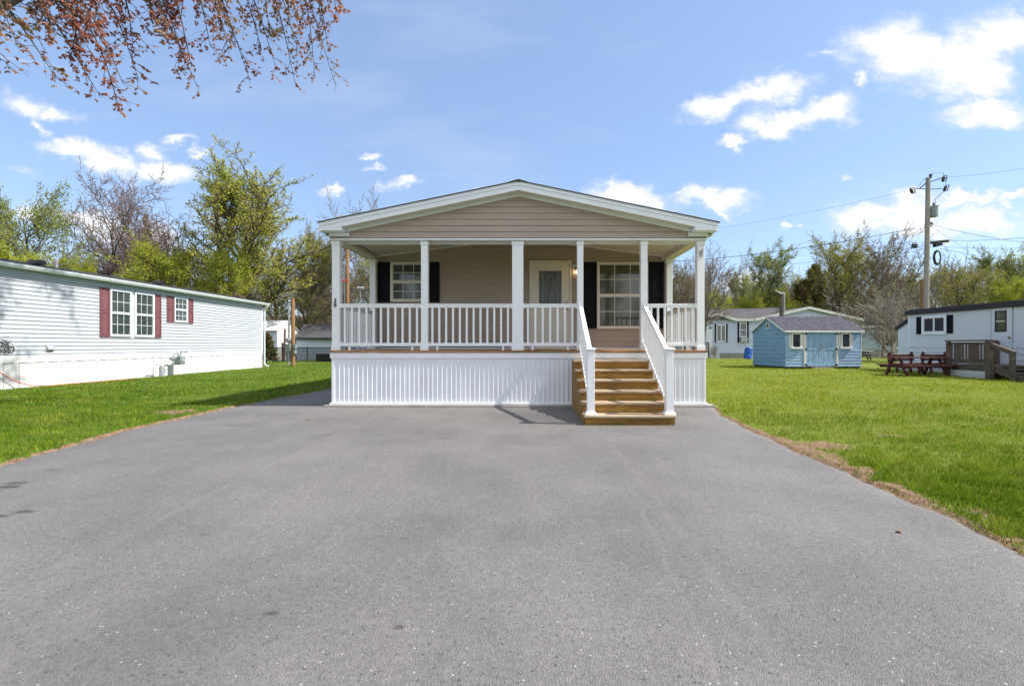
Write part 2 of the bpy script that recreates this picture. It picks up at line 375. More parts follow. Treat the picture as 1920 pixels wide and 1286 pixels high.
def shutter(parent, T, u0, u1, v0, v1, m='dark_shutter', style='panel', w0=0):
    T0 = T; T = lambda u_, w_, v_: T0(u_, w_+.017, v_)
    mb = MB(T); s_ = min(.05, (u1-u0)*.2); d = .032
    mb.box(u0, u0+s_, w0, d, v0, v1); mb.box(u1-s_, u1, w0, d, v0, v1)
    vm = v0+(v1-v0)*.5
    for a, b in ((v0, v0+s_*1.2), (vm-s_*.6, vm+s_*.6), (v1-s_*1.2, v1)): mb.box(u0+s_, u1-s_, w0, d-.001, a, b)
    for a, b in ((v0+s_*1.2, vm-s_*.6), (vm+s_*.6, v1-s_*1.2)):
        if style == 'panel':
            mb.box(u0+s_, u1-s_, w0, .012, a, b); mb.box(u0+s_*1.5, u1-s_*1.5, w0, .022, a+s_*.5, b-s_*.5)
        else:
            n = max(3, int((b-a)/.05))
            for i in range(n):
                z = a+(b-a)*i/n; h = (b-a)/n
                mb.add([(u0+s_,.004,z+h),(u1-s_,.004,z+h),(u1-s_,.026,z),(u0+s_,.026,z),(u0+s_,.0,z),(u1-s_,0,z)], [(0,1,2,3),(3,2,5,4)])
    return mb.build('shutter', m, parent)
# ================================================================== the porch house
def hx(px, Y): return (px-VX)/F*Y
def hz(py, Y): return EH+(VY-py)/F*Y
YF, YB, YR = 9.375, 11.65, 26.0
XL, XR, XC = -3.83, 3.47, -.18
house = thing('porch_house', 'tan mobile home with white railed front porch and wooden steps behind the driveway', 'house', (XC, YF, 0))
ZD = 1.105
S = south(YF); SB = south(YB)
# porch foundation skirt: ribbed white vinyl, real ribs
def skirt(x0, x1, z0, z1, T, name='skirting'):
    mb = MB(T); pitch = .0905; n = round((x1-x0)/pitch); pitch = (x1-x0)/n
    prof = []
    for i in range(n):
        a = x0+i*pitch
        prof += [(a, .0), (a+.030, .0), (a+.038, .014), (a+.050, .014), (a+.062, .001), (a+pitch-.003, .0)]
    prof.append((x1, 0))
    vs = [(p, q, z0) for p, q in prof]+[(p, q, z1) for p, q in prof]; k = len(prof)
    mb.add(vs, [(i, i+1, k+i+1, k+i) for i in range(k-1)])
    return mb
sk = skirt(XL+.01, XR-.01, .04, .96, S).build('skirting', 'white_skirt', house)
mb = MB(); mb.box(XL-.03, XR+.03, YF-.024, YF-.001, .955, 1.058); mb.box(XL-.03, XR+.03, YF-.030, YF-.0245, 1.03, 1.056)
mb.box(XL-.03, XL+.0, YF, 11.5, .955, 1.058); mb.box(XR, XR+.03, YF, 11.5, .955, 1.058)
mb.build('skirt_band', 'white_vinyl', house, bevel=.004)
mb = MB(); mb.box(XL-.03, XR+.03, YF-.045, YF-.002, .049, .085); mb.box(XL, XL+.045, YF-.02, YF-.001, .075, .955); mb.box(XR-.045, XR, YF-.02, YF-.001, .075, .955)
mb.build('skirt_base_trim', 'white_vinyl', house, bevel=.003)
MB().box(XL+.02, XR-.02, YF+.02, YF+.06, .03, 1.05).build('skirt_backing', 'dark_metal', house)
MB().box(XL-.12, XR+.14, YF-.13, YF+.3, -.05, .048).build('concrete_footing', 'concrete', house, bevel=.01)
for x, nm in ((XL+.012, -1), (XR-.012, 1)):
    T = west(x) if nm < 0 else east(x)
    skirt(YF, YR, .04, .96 if 0 else 1.0, T).build('side_skirting', 'white_skirt', house)
# deck boards
mb = MB(); y = YF-.036
while y < 11.6:
    mb.box(XL-.02, XR+.02, y, y+.132, 1.066, ZD); y += .138
mb.build('deck_floor', 'deck_wood', house, bevel=.003)
# house body
bx0, bx1 = -3.70, 3.36
CB = lambda o: 3.375+.127*(3.43-o)     # porch ceiling height at offset o from the centre line
def wtop(x): return 3.50+.205*(3.8-abs(x-XC))-.28
zs = fr(1.15, 3.95, .125)
holes = 0
def lo(z):
    o = 3.43-(z-3.375)/.127
    return max(bx0, XC-o) if z > 3.34 else bx0
def hi(z):
    o = 3.43-(z-3.375)/.127
    return min(bx1, XC+o) if z > 3.34 else bx1
laps(SB, zs, lo, hi, proud=.013).build('front_wall', 'tan_siding', house)
MB().box(bx0, bx1, YB+.002, YB+.1, 1.0, 3.34).build('wall_core', 'tan_siding', house)
MB(SB).box(bx0, bx1, 0, .02, 1.107, 1.15).build('wall_base_trim', 'white_trim', house)
for T, nm in ((east(bx1), 1), (west(bx0), 0)):
    laps(T, fr(1.0, 3.36, .1195), lambda z: YB+.03, lambda z: YR, proud=.013).build('side_wall', 'tan_siding', house)
MB().box(bx0+.01, bx1-.01, YR-.1, YR, 1.0, 3.5).build('rear_wall', 'tan_siding', house)
for a in (bx0-.02, bx1-.05): MB(SB).box(a, a+.07, 0, .03, 1.15, 3.36).build('corner_trim', 'tan_siding', house)
# porch ceiling, two slopes, with trim where it meets the wall
mb = MB()
for s in (-1, 1):
    mb.hexa([(XC, YF+.26, CB(0)),(XC+s*3.45, YF+.26, CB(3.45)),(XC+s*3.45, YB, CB(3.45)),(XC, YB, CB(0))],
            [(XC, YF+.26, CB(0)+.03),(XC+s*3.45, YF+.26, CB(3.45)+.03),(XC+s*3.45, YB, CB(3.45)+.03),(XC, YB, CB(0)+.03)])
mb.build('porch_ceiling', 'soffit', house)
mb = MB()
for s in (-1, 1):
    a = (XC, YB-.03, CB(0)-.018); b = (XC+s*3.43, YB-.03, CB(3.43)-.018); mb.bar(a, b, .03, .03)
    mb.bar((XC+s*3.44, YB-.03, CB(3.43)), (XC+s*3.44, YB-.03, 3.26), .03, .03)
mb.build('ceiling_trim', 'white_trim', house)
# header beams: front (gable) and two sides
ZH = 3.255
laps(south(YF), fr(ZH+.03, 4.13, .1185), lambda z: XC-3.69 if z < 3.40 else max(XC-3.69, XC-(4.135-z)/.2095*1.0), lambda z: XC+3.66 if z < 3.40 else min(XC+3.66, XC+(4.135-z)/.2095), proud=.016).build('gable_siding', 'tan_siding', house)
MB().prism([(XC-3.68, ZH+.03),(XC+3.65, ZH+.03),(XC+3.65, 3.36),(XC, 4.12),(XC-3.68, 3.36)], 0, 1, YF+.001, YF+.03).build('gable_backing', 'tan_siding', house)
mb = MB(); mb.box(XC-3.70, XC+3.67, YF-.026, YF+.245, ZH, ZH+.03)
mb.box(XC-3.70, XC-3.675, YF-.03, YF, ZH+.03, 3.42); mb.box(XC+3.645, XC+3.67, YF-.03, YF, ZH+.03, 3.42)
mb.box(XC-3.42, XC+3.42, YF+.215, YF+.24, ZH-.035, ZH-.001)
mb.build('header_trim', 'white_trim', house, bevel=.004)
mb = MB(); mb.box(XC-3.60, XC+3.57, YF+.22, YF+.26, ZH+.031, 3.8)
for x0, x1 in ((XC-3.69, XC-3.47), (XC+3.45, XC+3.66)): mb.box(x0, x1, YF+.247, YB+.02, ZH, 3.42)
mb.build('header_beam', 'soffit', house)
# roof: two slabs, shingled, fascia and soffits
YE = 9.12; hw = 3.80; ZE = 3.55; ZA = 4.335
mb = MB(); mc = MB(); mf = MB(); ms = MB()
for s in (-1, 1):
    e = XC+s*(hw+.02)
    def Z(x): return ZA-(ZA-ZE)*abs(x-XC)/hw
    mb.hexa([(XC, YE-.03, ZA-.016),(e, YE-.03, Z(e)-.016),(e, YR+.2, Z(e)-.016),(XC, YR+.2, ZA-.016)],
            [(XC, YE-.03, ZA),(e, YE-.03, Z(e)),(e, YR+.2, Z(e)),(XC, YR+.2, ZA)])
    e = XC+s*hw
    # rake fascia: upper narrow strip proud of the main board
    def rake(mm, y0, y1, top, bot, ox=0):
        a, b = XC, XC+s*(hw-ox)
        mm.hexa([(a,y0,ZA-bot),(b,y0,Z(b)-bot),(b,y1,Z(b)-bot),(a,y1,ZA-bot)], [(a,y0,ZA-top),(b,y0,Z(b)-top),(b,y1,Z(b)-top),(a,y1,ZA-top)])
    rake(mf, YE-.012, YE+.03, .018, .085); rake(mf, YE, YE+.03, .085, .180)
    # boxed return at the eave
    x0, x1 = sorted((e, e-s*.44))
    mf.box(x0, x1, YE+.001, YF-.04, 3.385, 3.40); 
    mf.prism([(e, 3.40), (e-s*.44, 3.40), (e-s*.44, Z(e-s*.44)-.17), (e, Z(e)-.17)], 0, 1, YE+.002, YE+.03)
    mf.box(min(e-s*.44, e-s*.425), max(e-s*.44, e-s*.425), YE+.032, YF-.03, 3.40, Z(e-s*.44)-.17)
    x0, x1 = sorted((e-s*.13, e-s*.50)); mf.box(x0, x1, YF-.07, YF-.017, 3.325, 3.384)
    mf.box(min(e-s*.5, e-s*.485), max(e-s*.5, e-s*.485), YF-.07, YF-.017, 3.384, 3.47)
    # eave fascia along the side and its soffit
    x0, x1 = sorted((e, e-s*.02)); mf.box(x0, x1, YE+.031, YR+.15, 3.385, Z(e)-.034)
    x0, x1 = sorted((e-s*.021, e-s*.33)); ms.box(x0, x1, YF-.035, YR+.1, 3.345, 3.36)
    # raked soffit and the frieze board under it
    a, b = XC, XC+s*(hw-.44)
    ms.hexa([(a,YE+.031,ZA-.165),(b,YE+.031,Z(b)-.165),(b,YF-.03,Z(b)-.165),(a,YF-.03,ZA-.165)], [(a,YE+.031,ZA-.155),(b,YE+.031,Z(b)-.155),(b,YF-.03,Z(b)-.155),(a,YF-.03,ZA-.155)])
    mc.hexa([(a,YF-.055,ZA-.235),(b,YF-.055,Z(b)-.235),(b,YF-.017,Z(b)-.235),(a,YF-.017,ZA-.235)], [(a,YF-.055,ZA-.166),(b,YF-.055,Z(b)-.166),(b,YF-.017,Z(b)-.166),(a,YF-.017,ZA-.166)])
rf = mb.build('roof', 'roof_shingle', house)
mb = MB()   # ridge shingles and the vent cap behind the peak
mb.prism([(XC-.17, ZA-.03),(XC+.17, ZA-.03),(XC, ZA+.018)], 0, 1, YE-.032, YR)
mb.box(XC-.20, XC+.18, 9.5, 9.85, ZA-.03, ZA+.075); mb.prism([(XC-.24, ZA+.075),(XC+.22, ZA+.075),(XC+.1, ZA+.11),(XC-.12, ZA+.11)], 0, 1, 9.45, 9.9)
mb.build('ridge_vent', 'dark_metal', rf)
mf.build('fascia', 'white_trim', house, bevel=.003); ms.build('soffit', 'soffit', house); mc.build('frieze_board', 'white_trim', house)
# porch posts
def post(x0, x1, y0, z0=ZD, z1=ZH-.002, name='porch_post', base=True):
    w_ = x1-x0; mb = MB(); mb.box(x0, x1, y0, y0+w_, z0, z1)
    t = .012
    mb.box(x0-t, x1+t, y0-t, y0+w_+t, z1-.075, z1-.003); mb.box(x0-t*.5, x1+t*.5, y0-t*.5, y0+w_+t*.5, z1-.09, z1-.075)
    mb.box(x0-t, x1+t, y0-t, y0+w_+t, z0, z0+.085); mb.box(x0-t*.5, x1+t*.5, y0-t*.5, y0+w_+t*.5, z0+.085, z0+.1)
    return mb.build(name, 'white_vinyl', house, bevel=.004)
PX = [(622.2, 636.6), (789.3, 801.9), (960.3, 981.2), (1082.4, 1093.9), (1202.0, 1214.2), (1307.6, 1321.0)]
yp = YF+.03
PP = [(hx(a, yp), hx(b, yp)) for a, b in PX]
posts = [post(a, b, yp) for a, b in PP]
post(-3.77, -3.63, 11.42, name='rear_porch_post'); post(3.30, 3.44, 11.42, name='rear_porch_post')
# small flag bracket on the right corner post
x = hx(1315, yp)
mb = MB(); mb.cyl((x-.03, yp-.012, 3.0), .012, .05, 8); mb.tube([(x-.01, yp, 3.0),(x-.01, yp-.05, 3.03),(x+.0, yp-.075, 3.08)], .013, 8); mb.box(x-.035, x+.025, yp-.012, yp, 2.94, 3.06)
mb.build('flag_bracket', 'steel', house)
# railings
BAL = {}
def baluster(parent, p, q, w_=.038):
    key = round((Vector(q)-Vector(p)).length, 3)
    if key not in BAL:
        mb = MB(); L = key; h = w_/2
        mb.box(-h, h, -h, h, 0, L); o = mb.build('baluster', 'white_vinyl'); BAL[key] = o.data; bpy.data.objects.remove(o)
    o = link('baluster', BAL[key], parent); o.location = Vector(p)-root_loc(parent); return o
def rail(x0, x1, y, n, ends=True):
    mb = MB(); zt, zb = 2.02, 1.19
    yc = y+.055
    mb.box(x0, x1, yc-.038, yc+.038, zt-.03, zt); mb.box(x0, x1, yc-.028, yc+.028, zt-.075, zt-.03)
    m2 = MB(); m2.box(x0, x1, yc-.028, yc+.028, zb, zb+.062)
    for xx, s in ((x0, 1), (x1, -1)):      # mounting brackets
        for z, q_ in ((zt-.088, mb), (zb-.012, m2)): a, b = sorted((xx-s*.001, xx+s*.03)); q_.box(a, b, yc-.044, yc+.044, z, z+.088)
    m = int((x1-x0)/1.0)
    for xx in ([x0+.18, x1-.18] if x1-x0 > .6 else []): m2.box(xx-.02, xx+.02, yc-.02, yc+.02, ZD, zb)
    o = mb.build('porch_railing', 'white_vinyl', house, bevel=.004); m2.build('bottom_rail', 'white_vinyl', o, bevel=.004)
    for i in range(n):
        xx = x0+(x1-x0)*(i+.62)/(n+.24); baluster(o, (xx, yc, zb+.06), (xx, yc, zt-.07))
    return o
rail(PP[0][1], PP[1][0], yp, 11); rail(PP[1][1], PP[2][0], yp, 12); rail(PP[2][1], PP[3][0], yp, 7); rail(PP[4][1], PP[5][0], yp, 7)
def siderail(x, y0, y1, n):
    mb = MB(); zt, zb = 2.02, 1.19
    mb.box(x-.038, x+.038, y0, y1, zt-.03, zt); mb.box(x-.028, x+.028, y0, y1, zt-.075, zt-.03); m2 = MB(); m2.box(x-.028, x+.028, y0, y1, zb, zb+.062)
    for yy in (y0+.5, (y0+y1)/2, y1-.3): m2.box(x-.02, x+.02, yy-.02, yy+.02, ZD, zb)
    o = mb.build('porch_railing', 'white_vinyl', house, bevel=.004); m2.build('bottom_rail', 'white_vinyl', o, bevel=.004)
    for i in range(n): yy = y0+(y1-y0)*(i+.6)/(n+.2); baluster(o, (x, yy, zb+.06), (x, yy, zt-.07))
siderail(-3.72, yp+.14, 11.42, 13); siderail(3.37, yp+.14, 11.42, 13)
# ------------------------------------------------ stairs
st = link('staircase', None, house)
SX0, SX1 = .855, 2.205; RI = .155; G0 = 7.19; GR = .3125
ms = MB(); 
for sx in (SX0+.02, 1.5, SX1-.06):
    poly = [(G0+.02, 0)]
    for k in range(6): poly += [(G0+.02+k*GR, (k+1)*RI-.03), (G0+.02+(k+1)*GR, (k+1)*RI-.03)]
    poly += [(YF-.04, 6*RI-.03), (YF-.04, .45), (G0+.9, 0)]
    ms.prism(poly, 0, 0, sx, sx+.04)
ms.build('stringer', 'cedar', st)
for k in range(6):
    z = (k+1)*RI; y0 = G0+k*GR
    mb = MB(); x0, x1 = (SX0, SX1)
    mb.box(x0+.002, x1-.002, y0, y0+.035, k*RI+.0, z-.034)
    if k == 0: mb.box(x0+.03, x1-.03, y0+.036, y0+.06, 0, z-.04)
    mb.build('riser', 'cedar', st, bevel=.003)
    mb = MB(); mb.box(x0-.012, x1+.012, y0-.028, y0+.145, z-.033, z); mb.box(x0-.012, x1+.012, y0+.150, y0+GR-.002 if k<5 else YF-.05, z-.033, z)
    mb.build('tread', 'tread_wood', st, bevel=.005)
MB().box(SX0-.10, PP[3][0]+.14, 8.72, YF-.05, .0, 6*RI-.04).build('landing_box', 'cedar', st) if 0 else None
# side boards closing the steps
for sx in (SX0-.004, SX1-.016):
    mb = MB()
    for k in range(5):
        mb.box(sx, sx+.02, G0+.04+k*GR, G0+.04+(k+1)*GR-.002, .01, (k+1)*RI-.036)
    mb.box(sx, sx+.02, G0+.04+5*GR, YF-.05, .01, 6*RI-.036); mb.build('step_side', 'cedar', st)
def newel(xc, yc):
    mb = MB(); h = .056; z0 = RI; z1 = 1.14
    mb.box(xc-h, xc+h, yc-h, yc+h, z0, z1)
    a, b = h+.032, h+.004
    mb.hexa([(xc-a,yc-a,z0),(xc+a,yc-a,z0),(xc+a,yc+a,z0),(xc-a,yc+a,z0)], [(xc-a,yc-a,z0+.02),(xc+a,yc-a,z0+.02),(xc+a,yc+a,z0+.02),(xc-a,yc+a,z0+.02)])
    mb.hexa([(xc-a+.004,yc-a+.004,z0+.02),(xc+a-.004,yc-a+.004,z0+.02),(xc+a-.004,yc+a-.004,z0+.02),(xc-a+.004,yc+a-.004,z0+.02)], [(xc-b,yc-b,z0+.055),(xc+b,yc-b,z0+.055),(xc+b,yc+b,z0+.055),(xc-b,yc+b,z0+.055)])
    c = h+.022; mb.box(xc-c, xc+c, yc-c, yc+c, z1, z1+.02)
    mb.hexa([(xc-c+.006,yc-c+.006,z1+.02),(xc+c-.006,yc-c+.006,z1+.02),(xc+c-.006,yc+c-.006,z1+.02),(xc-c+.006,yc+c-.006,z1+.02)], [(xc-.01,yc-.01,z1+.04),(xc+.01,yc-.01,z1+.04),(xc+.01,yc+.01,z1+.04),(xc-.01,yc+.01,z1+.04)])
    mb.box(xc-b, xc+b, yc-b, yc+b, z1-.03, z1)
    return mb.build('newel_post', 'white_vinyl', house, bevel=.004)
NY = 7.30
for (nx, pidx) in ((.952, 3), (2.144, 4)):
    newel(nx, NY)
    px_ = (PP[pidx][0]+PP[pidx][1])/2; py_ = yp
    t0 = Vector((px_, py_, 2.00)); t1 = Vector((nx, NY+.056, 1.10))
    b0 = Vector((px_, py_, 1.22)); b1 = Vector((nx, NY+.056, .32))
    mb = MB(); mb.bar(t0, t1, .075, .035); mb.bar(t0-Vector((0,0,.045)), t1-Vector((0,0,.045)), .052, .05); mb.bar(b0, b1, .055, .055)
    for p_ in (t0-Vector((0,.02,.02)), t1+Vector((0,.02,-.02)), b0-Vector((0,.02,0)), b1+Vector((0,.02,0))): mb.box(p_.x-.042, p_.x+.042, p_.y-.02, p_.y+.02, p_.z-.055, p_.z+.055)
    o = mb.build('stair_railing', 'white_vinyl', house, bevel=.004)
    for i in range(14):
        f = (i+.6)/14.2; a = b0.lerp(b1, f); b = t0.lerp(t1, f)
        baluster(o, (a.x, a.y, a.z+.02), (b.x, b.y, a.z+.02+.70), .036)
# ------------------------------------------------ back wall openings
def bu(px): return hx(px, YB)
def bv(py): return hz(py, YB)
shutter(house, SB, bu(707.8), bu(732.2), bv(567), bv(492), style='panel')
shutter(house, SB, bu(800.0), bu(824.4), bv(567), bv(492), style='panel')
window(house, SB, bu(733), bu(799.5), bv(566), bv(492), 3, 2, frame=.05, gl='glass', proud=.04, trim='door_paint')
shutter(house, SB, bu(1089.5), bu(1118.7), bv(616), bv(492), style='panel')
shutter(house, SB, bu(1214.7), bu(1243.7), bv(616), bv(492), style='panel')
rw = window(house, SB, bu(1119), bu(1214.4), bv(616.5), bv(492), 3, 2, frame=.05, gl='glass_blind', proud=.04, trim='door_paint')
# door
SB0 = SB; SB = lambda u_, w_, v_: SB0(u_, w_+.018, v_)
d0, d1 = bu(992.5), bu(1071.7); dt = bv(489.2)
mb = MB(SB); f = .05
mb.box(d0, d0+f, 0, .035, 1.107, dt); mb.box(d1-f, d1, 0, .035, 1.107, dt); mb.box(d0+f, d1-f, 0, .035, dt-f, dt); mb.box(d0+f, d1-f, 0, .04, 1.107, 1.13)
mb.build('door_frame', 'door_paint', house, bevel=.003)
g0, g1, gb, gt = bu(1010.5), bu(1052.5), bv(576), bv(508.5)
mb = MB(SB); q0, q1 = d0+f, d1-f
mb.box(q0, g0, 0, .018, 1.13, dt-f); mb.box(g1, q1, 0, .018, 1.13, dt-f); mb.box(g0, g1, 0, .018, 1.13, gb); mb.box(g0, g1, 0, .018, gt, dt-f)
for a, b in ((g0-.025, g0), (g1, g1+.025)): mb.box(a, b, .018, .03, gb-.025, gt+.025)
for a, b in ((gb-.025, gb), (gt, gt+.025)): mb.box(g0, g1, .018, .03, a, b)
mb.box(q0+.09, q0+.38, .018, .024, 1.24, gb-.1); mb.box(q1-.38, q1-.09, .018, .024, 1.24, gb-.1)
door = mb.build('front_door', 'door_paint', house, bevel=.003)
MB(SB).box(g0, g1, 0, .010, gb, gt).build('door_glass', 'leaded_glass', door)
mb = MB(SB); cu, cv = (g0+g1)/2, (gb+gt)/2; W_ = (g1-g0)/2; H_ = (gt-gb)/2
def lead(pts, r_=.0055): mb.tube([(p, .013, q) for p, q in pts], r_, 4)
for s in (-1, 1):
    lead([(cu+s*W_*.72, gb), (cu+s*W_*.72, gt)]); lead([(cu+s*W_*.6, gb+.02), (cu+s*W_*.6, gt-.12)])
    for sc_ in (1, .62):
        lead([(cu+s*W_*.42*sc_*math.sin(math.pi*i/12), cv-H_*.66*sc_*math.cos(math.pi*i/12)) for i in range(13)], .006)
    lead([(cu, cv-H_*.5), (cu+s*.05, cv-H_*.25), (cu+s*.0, cv), (cu+s*.06, cv+H_*.22), (cu, cv+H_*.45)])
lead([(g0, gt-.11), (g1, gt-.11)]); lead([(g0, gb+.1), (g1, gb+.1)]); lead([(cu, gb), (cu, cv-H_*.66)]); lead([(cu, cv+H_*.66), (cu, gt)])
mb.build('lead_came', 'steel', door)
mb = MB(SB)
for vv in (bv(579.5), bv(569)):
    u_ = bu(1062); mb.tube([(u_, .018, vv), (u_, .04, vv)], .022, 12)
mb.tube([(bu(1062), .04, bv(579.5)), (bu(1062), .055, bv(579.5)), (bu(1062), .075, bv(579.5)), (bu(1062), .085, bv(579.5))], [.012, .026, .03, .02], 12)
mb.build('door_knob', 'brass', door, smooth=True)
# wall lantern
u0, u1 = bu(1073.4), bu(1082.6)
mb = MB(SB); mb.box(u0, u1, 0, .02, bv(514.5), bv(497)); pl = mb.build('light_plate', 'white_trim', house, bevel=.003)
uc = bu(1081); mb = MB(SB)
mb.tube([(uc, .0, bv(501)), (uc, .06, bv(500)), (uc, .11, bv(502))], .009, 8)
mb.tube([(uc, .11, bv(501)), (uc, .11, bv(507.0)), (uc, .11, bv(507.5))], [.02, .06, .064], 12)
for k in range(4):
    a = math.pi/4+k*math.pi/2; mb.tube([(uc+.055*math.cos(a), .11+.055*math.sin(a), bv(507)), (uc+.04*math.cos(a), .11+.04*math.sin(a), bv(515.5))], .004, 4)
mb.tube([(uc, .11, bv(515.3)), (uc, .11, bv(516.3))], .045, 12)
lt = mb.build('wall_lantern', 'dark_metal', house)
mb = MB(); cx, cy, cz = SB(uc, .11, bv(511.5)); mb.lathe((cx, cy, cz-.045), [(.008,0),(.026,.02),(.03,.045),(.02,.075),(.01,.085)], 12)
mb.build('bulb', 'warm_bulb', lt, smooth=True)
# house number on the corner post
def number(txt, x, z, size):
    cu_ = bpy.data.curves.new('n', 'FONT'); cu_.body = txt; cu_.size = size; cu_.extrude = .003; cu_.offset = .0022; cu_.align_x = 'CENTER'
    o = bpy.data.objects.new('n', cu_); COL.objects.link(o); bpy.context.view_layer.update()
    me = bpy.data.meshes.new_from_object(o.evaluated_get(bpy.context.evaluated_depsgraph_get())); bpy.data.objects.remove(o)
    me.transform(Matrix.Rotation(R(90), 4, 'X')); me.transform(Matrix.Translation((x, yp-.004, z)))
    me.transform(Matrix.Translation(-Vector(house.location))); me.materials.clear(); me.materials.append(MATS['black_number'])
    return link('house_number', me, house)
xn = (PP[0][0]+PP[0][1])/2-.01
number('3', xn, hz(567.2, yp), .115); number('8', xn, hz(575.7, yp), .115)
# ================================================================== ground, driveway, lawn
rng = np.random.default_rng(7)
_hash = np.random.default_rng(99).random((256, 256))
def vn(x, y, sc_, seed=0, octv=3):
    """value noise, 0..1"""
    out = 0; amp = 1; tot = 0; x = np.asarray(x, float)*sc_+seed*17.3+500; y = np.asarray(y, float)*sc_+seed*31.7+500
    for o in range(octv):
        xi = np.floor(x).astype(int); yi = np.floor(y).astype(int); fx = x-xi; fy = y-yi; fx = fx*fx*(3-2*fx); fy = fy*fy*(3-2*fy)
        h = lambda i, j: _hash[i % 256, j % 256]
        v_ = (h(xi, yi)*(1-fx)+h(xi+1, yi)*fx)*(1-fy)+(h(xi, yi+1)*(1-fx)+h(xi+1, yi+1)*fx)*fy
        out = out+amp*v_; tot += amp; amp *= .55; x = x*2.03+11.1; y = y*2.03+7.7
    return out/tot
def dirtf(x, y):
    """how bare the lawn is: a worn, broken strip beside the driveway and a few thin patches"""
    x = np.asarray(x, float); y = np.asarray(y, float)
    n = vn(x, y, 1.6, 1)-.5; n2 = vn(x, y, 6, 2)-.5; e = edge_r(y)
    wd = .12+.26*np.exp(-((y-5.4)/.9)**2)+.30*np.exp(-((y-3.9)/.9)**2)
    wd = wd*np.clip((8.2-y)/1.5, .3, 1)
    d = np.clip(1.0-(x-e)/wd+2.2*n+1.6*n2, 0, 1)*(x > e-.3)*(x < e+1.6)
    d = np.maximum(d, np.clip(1.15-(x-e)/.07+1.2*n2, 0, 1)*(x > e-.3))
    for cx, cy, rx, ry, a in ((3.62,5.75,.34,.42,1.0), (3.95,4.75,.5,.2,.55), (4.4,3.7,.4,.16,.4), (4.9,6.4,.5,.16,.35), (6.2,8.6,.5,.2,.3)):
        d = np.maximum(d, np.clip(a-((x-cx)/rx)**2-((y-cy)/ry)**2+1.5*n2+1.0*n, 0, 1))
    l = edge_l(y); dl = np.clip(1.05-(l-x)/.07+1.6*n2+.8*n, 0, 1)*(x < l+.3)
    for cx, cy, rx, ry, a in ((-6.3,8.6,.5,.5,.7), (-10.,10.3,.8,.25,.5)):
        dl = np.maximum(dl, np.clip(a-((x-cx)/rx)**2-((y-cy)/ry)**2+1.4*n2+.8*n, 0, .8))
    dl = np.maximum(dl, np.clip(.8-((x+14.0)/.25)**2+1.2*n2+.8*n, 0, .55)*(x < -13))
    return np.maximum(d, dl)
ER = np.array([(-8,2.75),(0,2.80),(2.84,2.90),(3.33,2.98),(3.9,3.02),(4.5,3.04),(5.4,3.08),(6.3,3.14),(7.3,3.22),(8.2,3.33),(9.0,3.52),(9.36,3.62),(9.8,3.7)])
EL_ = np.array([(-8,-5.1),(2,-5.2),(4.84,-5.32),(6.46,-5.66),(7.6,-5.72),(8.8,-5.76),(10,-5.70),(13.2,-5.42),(18,-5.3),(26,-5.2)])
def edge_r(y): return np.interp(y, ER[:,0], ER[:,1])+.02*np.sin(np.asarray(y)*4.3)+.012*np.sin(np.asarray(y)*11+1)
def edge_l(y): return np.interp(y, EL_[:,0], EL_[:,1])+.02*np.sin(np.asarray(y)*3.3)+.012*np.sin(np.asarray(y)*9+1)
def bump(x, y): return .012*np.sin(x*1.7+y*.6)+.01*np.sin(y*2.3-x*.9)
xs = np.unique(np.concatenate([[-900,-400,-150,-80,-50,-30,-22], np.arange(-18,-6.2,.25), np.arange(-6.2,-5.0,.06), np.arange(-5,2.6,.6), np.arange(2.6,5.4,.05), np.arange(5.4,9,.2), np.arange(9,32,.8), [36,45,60,90,160,400,900]]).round(3))
ys = np.unique(np.concatenate([[-600,-200,-60,-20,-8,-3], np.arange(0,11,.06), np.arange(11,30,.4), np.arange(30,70,2.), [80,100,150,300,600,1200]]).round(3))
GX, GY = np.meshgrid(xs, ys); inner = (np.abs(GX) < 34) & (GY < 60) & (GY > -5)
off = (GX > edge_r(GY)+.0) | (GX < edge_l(GY)) | ((GY > 9.9) & (GX > -3.65))
GZ = np.where(inner, bump(GX, GY), 0)
GZ = np.where(inner & off, GZ*.6+.012, np.where(inner, -.03, GZ))
nx, ny = len(xs), len(ys); idx = np.arange(nx*ny).reshape(ny, nx)
FQ = np.stack([idx[:-1,:-1], idx[:-1,1:], idx[1:,1:], idx[1:,:-1]], -1).reshape(-1, 4)
m = bpy.data.materials.new('lawn'); m.use_nodes = True; g = N(m.node_tree); b = m.node_tree.nodes['Principled BSDF']
gp = g.n('ShaderNodeNewGeometry').outputs['Position']; sp = g.n('ShaderNodeSeparateXYZ'); g.put(sp.inputs[0], gp)
c = g.mix(g.rng(g.noise(gp, .35, 4), .35, .65), (.075,.135,.012), (.12,.185,.02))
c = g.mix(g.rng(g.noise(g.scl(gp, 1, 2.6, 1), 1.6, 5, .65), .45, .72), c, (.17,.215,.03))
c = g.mix(g.rng(g.noise(g.scl(gp, 1, 2, 1), 6, 6, .7), .52, .75), c, (.045,.085,.01))
c = g.mix(g.m('MULTIPLY', g.rng(sp.outputs[0], -2, 4), .62), c, (.24,.265,.04))
c = g.mix(g.m('MULTIPLY', g.rng(g.noise(gp, 30, 4, .7), .35, .7), .35), c, (.05,.08,.012)); c = g.vm('SCALE', c, scale=.85)
at = g.n('ShaderNodeAttribute', attribute_name='dirt')
dc = g.mix(g.rng(g.noise(gp, 14, 5, .7), .35, .68), (.14,.075,.045), (.29,.19,.12))
dc = g.mix(g.rng(g.noise(gp, 60, 3, .7), .5, .7), dc, (.38,.29,.19))
c = g.mix(g.rng(g.m('ADD', at.outputs['Fac'], g.m('MULTIPLY', g.m('SUBTRACT', g.noise(gp, 22, 4, .7), .5), .9)), .25, .6), c, dc)
